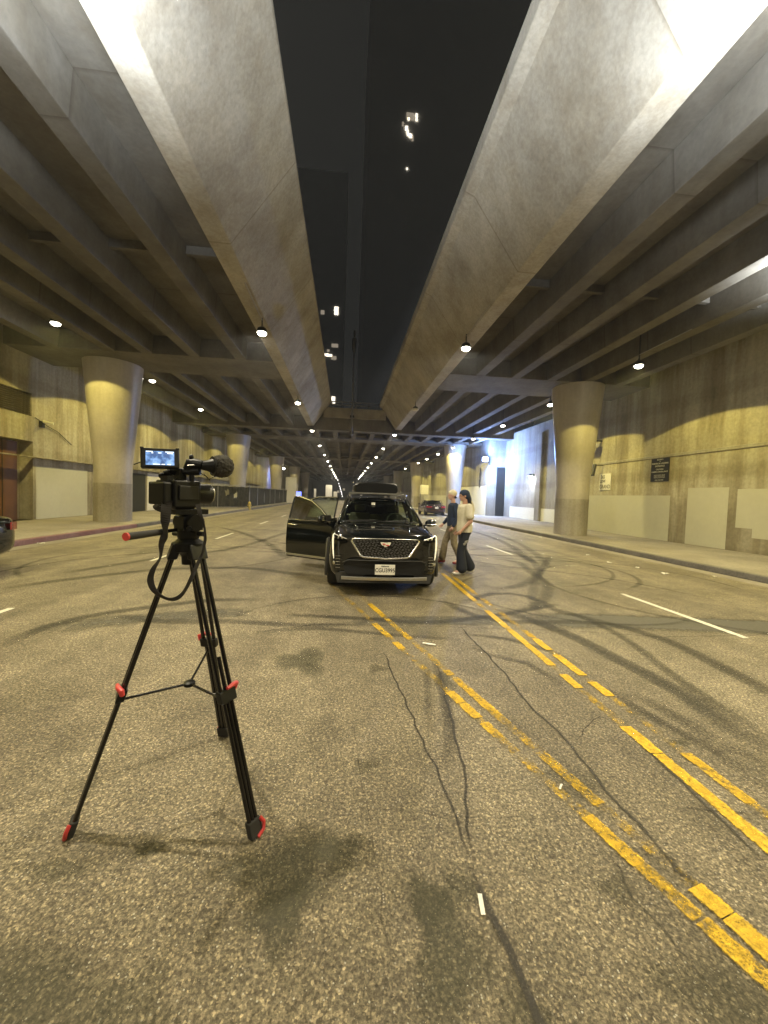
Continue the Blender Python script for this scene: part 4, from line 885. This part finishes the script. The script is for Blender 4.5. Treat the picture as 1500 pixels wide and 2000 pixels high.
c1 = sedan('parked_car', 'dark maroon saloon parked at the far right kerb, seen from behind', (8.15, 33.6, 0), 0, 'paint_maroon', 'saloons parked along the kerbs')
c2 = sedan('parked_car', 'black saloon cut off by the left edge of the photo, one red tail light showing', (-7.12, 8.2, 0), PI, 'paint_black', 'saloons parked along the kerbs')

# ================================================================== tripod and camera
F = [G(138, 1632), G(498, 1634), G(437, 1440)]
cx = sum((f.x for f in F))/3; cy = sum((f.y for f in F))/3; B = at(368, 1052, cy); B.z += .0
tr = thing('tripod', 'tall black video tripod with red levers standing on the road at the left', 'tripod', (B.x, B.y, 0)); O = Vector((B.x, B.y, 0))
hub = at(370, 1335, cy)-O
for k, f in enumerate(F):
    f = f-O; f.z = .02; d = Vector((f.x, f.y, 0)).normalized(); t = Vector((-d.y, d.x, 0))
    top = Vector((d.x*.06, d.y*.06, B.z-.05)); ax = (f-top).normalized()
    clampz = (.62, .62, .72)[k]; u = (top.z-clampz)/(top.z-f.z); cp = top.lerp(f, u)
    lg = MB(); n = 10
    for s in (-1, 1): lg.cyl(top+t*s*.030, cp+t*s*.030, .0105, n=n)
    lg.build('leg', 'tube', tr, 50)
    L2 = bpy.data.objects[-1] if False else None
    lo = MB()
    for s in (-1, 0, 1): lo.cyl(cp-ax*(.18 if s == 0 else 0)+t*s*.021, f.lerp(cp, .04)+t*s*.021*.9, .0098, n=n)
    lo.build('lower_leg', 'tube', tr, 50)
    rot = Matrix.Translation(cp)@Matrix((( *(t.x, ax.x, d.x), 0), (*(t.y, ax.y, d.y), 0), (*(t.z, ax.z, d.z), 0), (0, 0, 0, 1)))
    cb = MB().box(-.045, .045, -.025, .03, -.018, .018, rot).build('clamp', 'plastic', tr, bevel=.004)
    lvp = [Vector((.05, -.01, .0)), Vector((.058, -.035, .012)), Vector((.035, -.045, .028)), Vector((-.01, -.040, .030))]
    MB().tube([rot@p for p in lvp], [.011, .013, .012, .008], 8).build('lever', 'red', cb, 60)
    ftm = MB(); rot2 = Matrix.Translation(f)@rot.to_3x3().to_4x4()
    ftm.box(-.034, .034, -.06, .012, -.016, .016, rot2); ftm.build('foot', 'rubber', tr, bevel=.005)
    MB().tube([rot2@Vector(p) for p in ((.03, -.055, .018), (.042, -.03, .022), (.035, .0, .018), (.0, .012, .016))], .009, 8).build('foot_lever', 'red', tr, 60)
    e = cp+ax*.035; MB().cyl(hub, e, .0065, n=8).build('spreader_arm', 'tube', tr, 50); MB().ell(e, .012, 8, 6).build('joint', 'plastic', tr)
    sh = MB().box(-.045, .045, -.03, .05, -.022, .022, Matrix.Translation(top)@rot.to_3x3().to_4x4()); sh.build('leg_shoulder', 'matte', tr, bevel=.006)
MB().lathe([(.022, -.012), (.028, -.008), (.028, .008), (.018, .014)], c=hub, n=20).build('spreader_hub', 'matte', tr, 50)
bz = B.z
MB().lathe([(.03, bz-.13), (.032, bz-.09), (.045, bz-.07), (.075, bz-.06), (.078, bz-.02), (.06, bz-.01), (.05, bz+.0)], n=28).build('bowl', 'matte', tr, 50)
fh = MB(); fh.lathe([(.048, bz), (.052, bz+.01), (.052, bz+.045), (.040, bz+.055)], n=28)
q = Matrix.Rotation(R(-40), 4, 'Z')
fh.box(-.045, .045, -.05, .05, bz+.045, bz+.115, q); fh.cyl(q@Vector((-.075, 0, bz+.085)), q@Vector((.075, 0, bz+.085)), .042, n=24); fh.box(-.035, .035, -.085, .085, bz+.125, bz+.15, q)
fh.build('fluid_head', 'matte', tr, 40)
for p in ((-.06, .03, bz+.02), (.06, -.03, bz+.03), (.03, -.07, bz+.06)): MB().cyl(Vector(p), Vector(p)*1.0+Vector((p[0]*.5, p[1]*.5, 0)), .012, n=12).build('knob', 'matte', tr, 50)
MB().cyl((.005, -.052, bz+.070), (.040, -.056, bz+.095), .004, n=8).build('level_scale', 'chrome', tr)
h0 = at(352, 1034, cy)-O; h1 = at(248, 1048, cy-.28)-O; hm = h0.lerp(h1, .38)
MB().cyl(h0, hm, .009, n=10).build('pan_handle', 'tube', tr, 50)
MB().cyl(hm, h1, .015, .017, n=14).build('handle_grip', 'rubber', tr, 50); MB().cyl(h1, h1+(h1-hm).normalized()*.008, .018, n=16).build('grip_end', 'red', tr, 50)

cb0 = at(352, 964, cy); cam_r = thing('video_camera', 'black video camera with a glowing blue monitor and furry microphone atop the tripod', 'camera', (B.x, B.y, bz+.152))
Oc = Vector((B.x, B.y, bz+.152)); az = R(-30)
Q = Matrix.Translation(cb0-Oc)@Matrix.Rotation(az, 4, 'Z')     # local +Y is where the lens points
def cbx(a, name='body', mat='matte', bv=.008, par=None): return MB().box(*a, Q).build(name, mat, par or cam_r, bevel=bv)
z0 = (Oc.z-cb0.z)
body = cbx((-.075, .065, -.08, .07, -.068, .066)); cbx((-.05, .05, -.055, .055, z0, -.05), 'base_plate')
cbx((-.065, .05, -.125, -.081, -.055, .055), 'battery'); cbx((-.10, -.076, -.06, .05, -.062, .03), 'hand_grip'); cbx((.066, .074, -.06, .05, -.03, .04), 'side_panel', 'plastic', .003)
MB().cyl(Q@Vector((.01, .07, 0)), Q@Vector((.01, .155, 0)), .050, .056, n=28).build('lens', 'matte', cam_r, 40)
MB().lathe([(.049, .0), (.053, .002), (.053, .006), (.049, .008)], n=28, axis='y').xf(Q@Matrix.Translation((.01, .155, 0))).build('lens_ring', 'chrome', cam_r, 40)
MB().cyl(Q@Vector((.01, .151, 0)), Q@Vector((.01, .152, 0)), .046, n=28).build('lens_glass', 'glass_dark', cam_r)
H = lambda px, py, dy=0: at(px, py, cy+dy)-Oc
hd = MB(); hd.box(-.025, .025, -.09, -.06, .058, .085, Q); hd.box(-.018, .018, -.02, .02, .058, .125, Q)
hd.tube([H(322, 925), H(345, 920), H(372, 922), H(390, 920)], [.016, .017, .019, .02], 10); hd.box(-.03, .02, -.035, .01, .07, .09, Q)
hd.build('top_handle', 'matte', cam_r, 40)
MB().ell(H(316, 929), .016, 10, 8).build('knob', 'matte', cam_r, 60)
xl = MB(); xl.tube([H(366, 918), H(372, 905), H(380, 905), H(395, 908)], [.022, .028, .026, .022], 12); xl.ell(H(374, 893), (.012, .012, .014), 10, 8); xl.tube([H(374, 915), H(376, 965)], .013, 8)
xl.build('audio_module', 'matte', cam_r, 50)
MB().cyl(H(366, 909, -.03), H(380, 908, -.03), .0022, n=6).build('highlight_strip', 'chrome', cam_r)
m0 = H(392, 909); m1 = H(455, 912, .10)
MB().tube([m0, m0.lerp(m1, .20), m0.lerp(m1, .34)], [.021, .028, .038], 16).build('microphone', 'matte', cam_r, 60)
mr_ = MB(); dd = (m1-m0).normalized(); a0 = m0.lerp(m1, .34); mr_.cyl(a0, a0+dd*.007, .050, n=28); mr_.build('shock_ring', 'plastic', cam_r, 40)
fu = MB(); rings = 9; pts = [m0.lerp(m1, .36+.64*i/(rings-1)) for i in range(rings)]
fu.tube(pts, [.046, .052, .056, .058, .058, .055, .050, .040, .018], 40)
fo = fu.build('windscreen', 'fur', cam_r, 60)
md = fo.modifiers.new('s', 'SUBSURF'); md.levels = 2; md.render_levels = 2; tx = bpy.data.textures.new('fur', 'CLOUDS'); tx.noise_scale = .012; dm = fo.modifiers.new('d', 'DISPLACE'); dm.texture = tx; dm.strength = .014
for (a, b, c_) in (((398, 925), (408, 936), (422, 930)), ((392, 924), (402, 930), (410, 938))): MB().tube([H(*a), H(*b), H(*c_)], .002, 5).build('cable', 'rubber', cam_r)
MB().tube([H(330, 930), H(322, 945), H(318, 975), H(330, 990)], .004, 6).build('cable', 'rubber', cam_r)
# monitor
mm, nt, b = new_mat('monitor_picture')
tc = coords(nt, (1, 1, 1)); nz = noise_tex(nt, tc, 26, 3, .5); cc = ramp(nt, nz, [(.40, (.07, .14, .32)), (.50, (.20, .38, .72)), (.60, (.36, .58, .95))])
b.inputs['Base Color'].default_value = (0, 0, 0, 1); nt.links.new(cc, b.inputs['Emission Color']); b.inputs['Emission Strength'].default_value = 1.0; b.inputs['Roughness'].default_value = .2
mc = H(313, 896, -.06); MQ = Matrix.Translation(mc)@Matrix.Rotation(R(22), 4, 'Z')@Matrix.Rotation(R(-10), 4, 'X')@Matrix.Rotation(R(-2), 4, 'Y')
mon = MB().box(-.082, .082, -.012, .016, -.050, .050, MQ).build('monitor', 'matte', cam_r, bevel=.008)
scr = MB().box(-.060, .060, -.0140, -.0125, -.034, .034, MQ).build('screen', 'ink', mon); scr.data.materials.clear(); scr.data.materials.append(mm)
bar = MB()
for (x0, x1, z) in ((-.058, -.03, .031), (-.036, -.028, .024), (-.008, .006, .025), (.022, .058, .031), (.03, .055, .024), (-.03, .0, -.031), (.005, .02, -.031), (.03, .045, -.031)): bar.box(x0, x1, -.0150, -.0145, z-.0018, z+.0018, MQ)
bar.build('screen_icons', emit('screen_white', (.8, .9, 1), 1.2), mon)
for s in (-1, 1):
    for k in range(6): MB().box(s*.075-.008, s*.075+.008, -.014, .018, .046, .054, MQ).build('bumper_corner', 'rubber', mon, bevel=.003) if k == 0 else None
MB().tube([H(330, 916, -.03), H(334, 922, -.01), H(345, 926)], .010, 8).build('monitor_arm', 'matte', cam_r, 60)
MB().tube([mc+Vector((-.08, 0, -.015)), H(262, 907)], .003, 6).build('cable', 'rubber', cam_r)
def strap(pts, wds, name='strap', tw=0.0):
    mb = MB(); n = len(pts); P = [Vector(p) for p in pts]; Rr = []
    for i in range(n-1):
        for k in range(6):
            t = k/6; p0 = P[max(i-1, 0)]; p1 = P[i]; p2 = P[i+1]; p3 = P[min(i+2, n-1)]
            Rr.append((0.5*((2*p1)+(p2-p0)*t+(2*p0-5*p1+4*p2-p3)*t*t+(3*p1-p0-3*p2+p3)*t**3), wds[i]*(1-t)+wds[i+1]*t))
    Rr.append((P[-1], wds[-1]))
    for i, (p, w_) in enumerate(Rr):
        d = (Rr[min(i+1, len(Rr)-1)][0]-Rr[max(i-1, 0)][0]).normalized(); s = d.cross(Vector((0, 1, 0))).normalized(); s = (s+Vector((0, .7*math.sin(i*.3+tw), 0))).normalized()
        mb.v += [tuple(p-s*w_/2), tuple(p+s*w_/2)]
    mb.f = [(2*i, 2*i+1, 2*i+3, 2*i+2) for i in range(len(Rr)-1)]
    o = mb.build(name, 'strap', cam_r); m = o.modifiers.new('s', 'SOLIDIFY'); m.thickness = .003; return o
strap([H(326, 978, -.12), H(324, 1000, -.13), H(322, 1025, -.13), H(322, 1042, -.13), H(318, 1055, -.13), H(315, 1065, -.13), H(312, 1090, -.13), H(299, 1112, -.14), H(294, 1135, -.14), H(305, 1158, -.14), H(332, 1171, -.13), H(354, 1162, -.12), H(372, 1132, -.11), H(384, 1106, -.09), H(394, 1084, -.07)], [.046, .044, .040, .036, .030, .024, .014, .022, .028, .024, .018, .020, .020, .018, .012])
strap([H(386, 985, -.06), H(391, 1005, -.07), H(399, 1025, -.07), H(401, 1050, -.07), H(398, 1068, -.07), H(395, 1084, -.07)], [.022, .020, .012, .014, .012, .010], tw=1)
strap([H(302, 985, -.10), H(306, 992, -.12), H(322, 998, -.12)], [.02, .03, .04], tw=2)

# ================================================================== people
def union(prims, name, mat, parent, vox=.008, smooth_it=4, fac=.5):
    mb = MB()
    for p in prims:
        if p[0] == 'c': _, a, ra, b, rb = p; mb.cyl(a, b, ra, rb, n=16); mb.ell(a, ra, 16, 10); mb.ell(b, rb, 16, 10)
        elif p[0] == 'e': mb.ell(p[1], p[2], 20, 14, p[3] if len(p) > 3 else None)
        elif p[0] == 'l': mb.loft([[Vector((c[0]+rx*math.cos(a), c[1]+ry*math.sin(a), c[2])) for a in np.linspace(0, 2*PI, 24, endpoint=False)] for c, rx, ry in p[1]], close=True)
    o = mb.build(name, mat, parent)
    r = o.modifiers.new('r', 'REMESH'); r.mode = 'VOXEL'; r.voxel_size = vox
    s = o.modifiers.new('s', 'SMOOTH'); s.iterations = smooth_it; s.factor = fac
    finish(o); shade(o.data, 180); 
    if not o.data.materials: o.data.materials.append(M[mat])
    return o
W_ = lambda f, s, u: Vector((-f, -s, u))
def hand(w, d, side, out):
    """five curled fingers on a relaxed hand; d points along the palm, out to the thumb side"""
    d = d.normalized(); t = out.normalized(); nrm = d.cross(t).normalized(); pr = [('c', w, .024, w+d*.05, .030), ('e', w+d*.055, (.034, .034, .042))]
    for i, (o_, L) in enumerate(((.026, .072), (.009, .080), (-.009, .074), (-.026, .058))):
        a = w+d*.075+t*o_; b = a+d*L*.5+nrm*side*.008; c_ = b+d*L*.28+nrm*side*.030
        pr += [('c', a, .0095, b, .0085), ('c', b, .0085, c_, .007)]
    a = w+d*.03+t*.026; b = a+d*.035+t*.022; c_ = b+d*.030+t*.006+nrm*side*.008; pr += [('c', a, .012, b, .010), ('c', b, .010, c_, .0085)]
    return pr
def head_prims(c, tilt, s=1.0):
    Rm = Matrix.Rotation(tilt, 4, 'Y'); q = lambda f, s_, u: Vector(c)+Rm@(W_(f, s_, u)*s)
    pr = [('e', q(-.012, 0, .025), (.098*s, .076*s, .098*s)), ('e', q(.022, 0, -.04), (.066*s, .056*s, .072*s)), ('e', q(.055, 0, -.085), (.030*s, .030*s, .022*s)),
          ('c', q(.080, 0, .022), .010, q(.104, 0, -.018), .013), ('e', q(.086, 0, -.052), (.014, .024, .009)), ('e', q(.070, .036, .012), (.018, .022, .012)), ('e', q(.070, -.036, .012), (.018, .022, .012)),
          ('e', q(.074, 0, .036), (.018, .048, .012)), ('e', q(-.005, .076, -.01), (.018, .010, .030)), ('e', q(-.005, -.076, -.01), (.018, .010, .030))]
    return pr, q
def person(label, loc, rz, J, skin, shirt, pants, shoe, sleeve, flare, loose, lab_extra=None):
    p = thing('person', label, 'person', loc, rz)
    hp, q = head_prims(J['head'], J.get('tilt', 0))
    pr = hp+[('c', J['neck'], .056, Vector(J['head'])+W_(-.02, 0, -.05), .052), ('l', [(W_(0, 0, .92), .12, .165), (W_(0, 0, 1.08), .105, .14), (J['chest']+W_(0, 0, -.08), .12, .165), (J['chest']+W_(0, 0, .07), .11, .175), (J['neck']+W_(0, 0, -.03), .06, .08)])]
    for k in ('l', 'r'):
        sh, el, wr = J['sh'+k], J['el'+k], J['wr'+k]; hi, kn, an = J['hi'+k], J['kn'+k], J['an'+k]
        pr += [('c', sh, .056, el, .042), ('c', el, .041, wr, .027)]+hand(wr, (wr-el), 1 if k == 'l' else -1, W_(1, 0, 0))
        pr += [('c', hi, .085, kn, .058), ('c', kn, .056, an, .040), ('c', an, .042, an+J['toe'+k]*.16+Vector((0, 0, -.055)), .034)]
    union(pr, 'body', skin, p, .0065, 3)
    for s_ in (-1, 1): MB().ell(q(.082, s_*.030, .012), .009, 8, 6).build('eye', 'ink', p, 60)
    e = loose; g = [('l', [(W_(.0, 0, J['hem']), .135+e, .18+e), (W_(0, 0, J['hem']+.10), .140+e, .178+e), (W_(0, 0, 1.14), .132+e, .168+e), (J['chest'], .138+e, .188+e), (J['chest']+W_(0, 0, .10), .122+e, .20+e), (J['neck']+W_(0, 0, -.02), .075, .085)])]
    for k in ('l', 'r'):
        sh, el, wr = J['sh'+k], J['el'+k], J['wr'+k]; tgt = el if sleeve < 1 else wr
        if sleeve < 1: g += [('c', sh, .074+e*.5, sh.lerp(el, sleeve), .070+e)]
        else: g += [('c', sh, .070+e*.5, el, .058+e*.5), ('c', el, .057+e*.5, el.lerp(wr, .92), .042)]
    union(g, 'shirt', shirt, p, .010, 4)
    g = [('l', [(W_(0, 0, .86), .135, .175), (W_(0, 0, .95), .135, .17), (W_(0, 0, 1.04), .12, .155)])]
    for k in ('l', 'r'):
        hi, kn, an = J['hi'+k], J['kn'+k], J['an'+k]; g += [('c', hi, .108, kn, .078+flare*.10), ('c', kn, .078+flare*.10, kn.lerp(an, .9)+W_(-.01, 0, 0), .072+flare)]
    union(g, 'trousers', pants, p, .010, 3)
    for k in ('l', 'r'):
        an = J['an'+k]; t = J['toe'+k]; h = an+Vector((0, 0, -.05))
        union([('e', h-t*.05, (.045, .042, .040)), ('c', h-t*.04+Vector((0, 0, -.01)), .038, h+t*.13+Vector((0, 0, -.012)), .040), ('e', h+t*.16+Vector((0, 0, -.012)), (.055, .046, .034)), ('c', an, .046, h, .046)], 'shoe', shoe, p, .007, 3)
    return p, q
dn = Vector((0, 0, 1))
JA = dict(head=W_(.045, 0, 1.665), neck=W_(.01, 0, 1.51), chest=W_(0, 0, 1.33), hem=.90, tilt=R(-4),
  shl=W_(0, .195, 1.425), ell=W_(-.03, .245, 1.14), wrl=W_(.15, .215, .94), shr=W_(0, -.195, 1.425), elr=W_(-.06, -.25, 1.15), wrr=W_(.06, -.24, .92),
  hil=W_(0, .09, .93), knl=W_(.10, .095, .51), anl=W_(.07, .095, .10), toel=W_(1, .08, 0).normalized(), hir=W_(0, -.09, .93), knr=W_(-.02, -.09, .51), anr=W_(-.20, -.10, .11), toer=W_(1, -.08, -.1).normalized())
pA, qA = person('man walking left in tan short sleeved shirt, flared black trousers and navy head wrap', (2.545, 7.94, .005), R(4), JA, 'skin', 'tan', 'black_cloth', 'white', .62, .045, .022)
union([('e', qA(-.020, 0, .045), (.112, .092, .088)), ('e', qA(-.055, 0, .0), (.080, .086, .085)), ('c', qA(-.09, 0, -.02), .060, qA(-.12, .0, -.09), .052)], 'head_wrap', 'navy', pA, .008, 3)
random.seed(3)
for k in range(11):
    a = qA(-.10, random.uniform(-.07, .07), -.05); b = a+Vector((random.uniform(.01, .06), random.uniform(-.03, .03), -.14)); c_ = b+Vector((random.uniform(.0, .04), random.uniform(-.03, .03), -random.uniform(.08, .17)))
    MB().tube([a, a.lerp(b, .5)+Vector((.012, 0, 0)), b, c_], [.017, .016, .014, .008], 7).build('dreadlock', 'hair', pA, 60)
union([('c', qA(-.135, -.03, -.07), .026, qA(-.205, -.04, -.20), .030), ('c', qA(-.205, -.04, -.20), .030, qA(-.235, -.05, -.33), .022)], 'scarf', 'cream', pA, .008, 2)
for (f, z, s_) in ((.03, .70, .035), (.06, .66, .028), (.00, .72, .022)): MB().ell(W_(f, .205-.02, z), (.03, .008, s_), 10, 6).build('print_patch', 'metal_grey', pA)
JB = dict(head=W_(.05, 0, 1.675), neck=W_(.015, 0, 1.515), chest=W_(0, 0, 1.34), hem=.93, tilt=R(-2),
  shl=W_(0, .19, 1.43), ell=W_(-.05, .235, 1.15), wrl=W_(.05, .22, .93), shr=W_(0, -.19, 1.43), elr=W_(.03, -.24, 1.15), wrr=W_(.19, -.22, .97),
  hil=W_(0, .09, .93), knl=W_(-.02, .09, .51), anl=W_(-.21, .09, .12), toel=W_(1, .05, -.12).normalized(), hir=W_(0, -.09, .93), knr=W_(.16, -.09, .52), anr=W_(.23, -.10, .10), toer=W_(1, -.05, 0).normalized())
pB, qB = person('man walking left in cream cap, navy long sleeved top, khaki trousers and maroon shoes', (2.65, 9.18, .005), R(-3), JB, 'skin2', 'navy', 'khaki', 'maroon', 1, .018, .006)
union([('e', qB(-.018, 0, .058), (.108, .088, .078)), ('c', qB(-.02, .0, .04), .086, qB(-.02, 0, .07), .080)], 'cap', 'cream', pB, .008, 3)
MB().tube([qB(-.05, .068, -.03), qB(-.085, .05, -.05), qB(-.09, 0, -.055), qB(-.085, -.05, -.05), qB(-.05, -.068, -.03)], .022, 8).build('hair', 'hair', pB, 60)

# ================================================================== added haze volume, imitates glow around the lamps
hz = MB().box(WL-9, WR+9, Y0-3, Y1+3, -1.0, 9.0).build('added_haze', 'ink'); tag(hz, kind='stuff')
hm_ = bpy.data.materials.new('added_haze'); hm_.use_nodes = True; nt = hm_.node_tree
for n in list(nt.nodes): nt.nodes.remove(n)
o_ = nt.nodes.new('ShaderNodeOutputMaterial'); pv = nt.nodes.new('ShaderNodeVolumePrincipled')
pv.inputs['Color'].default_value = (.85, .9, 1.0, 1); pv.inputs['Density'].default_value = 0.0011; pv.inputs['Anisotropy'].default_value = 0.6
nt.links.new(pv.outputs[0], o_.inputs['Volume']); hz.data.materials.clear(); hz.data.materials.append(hm_)
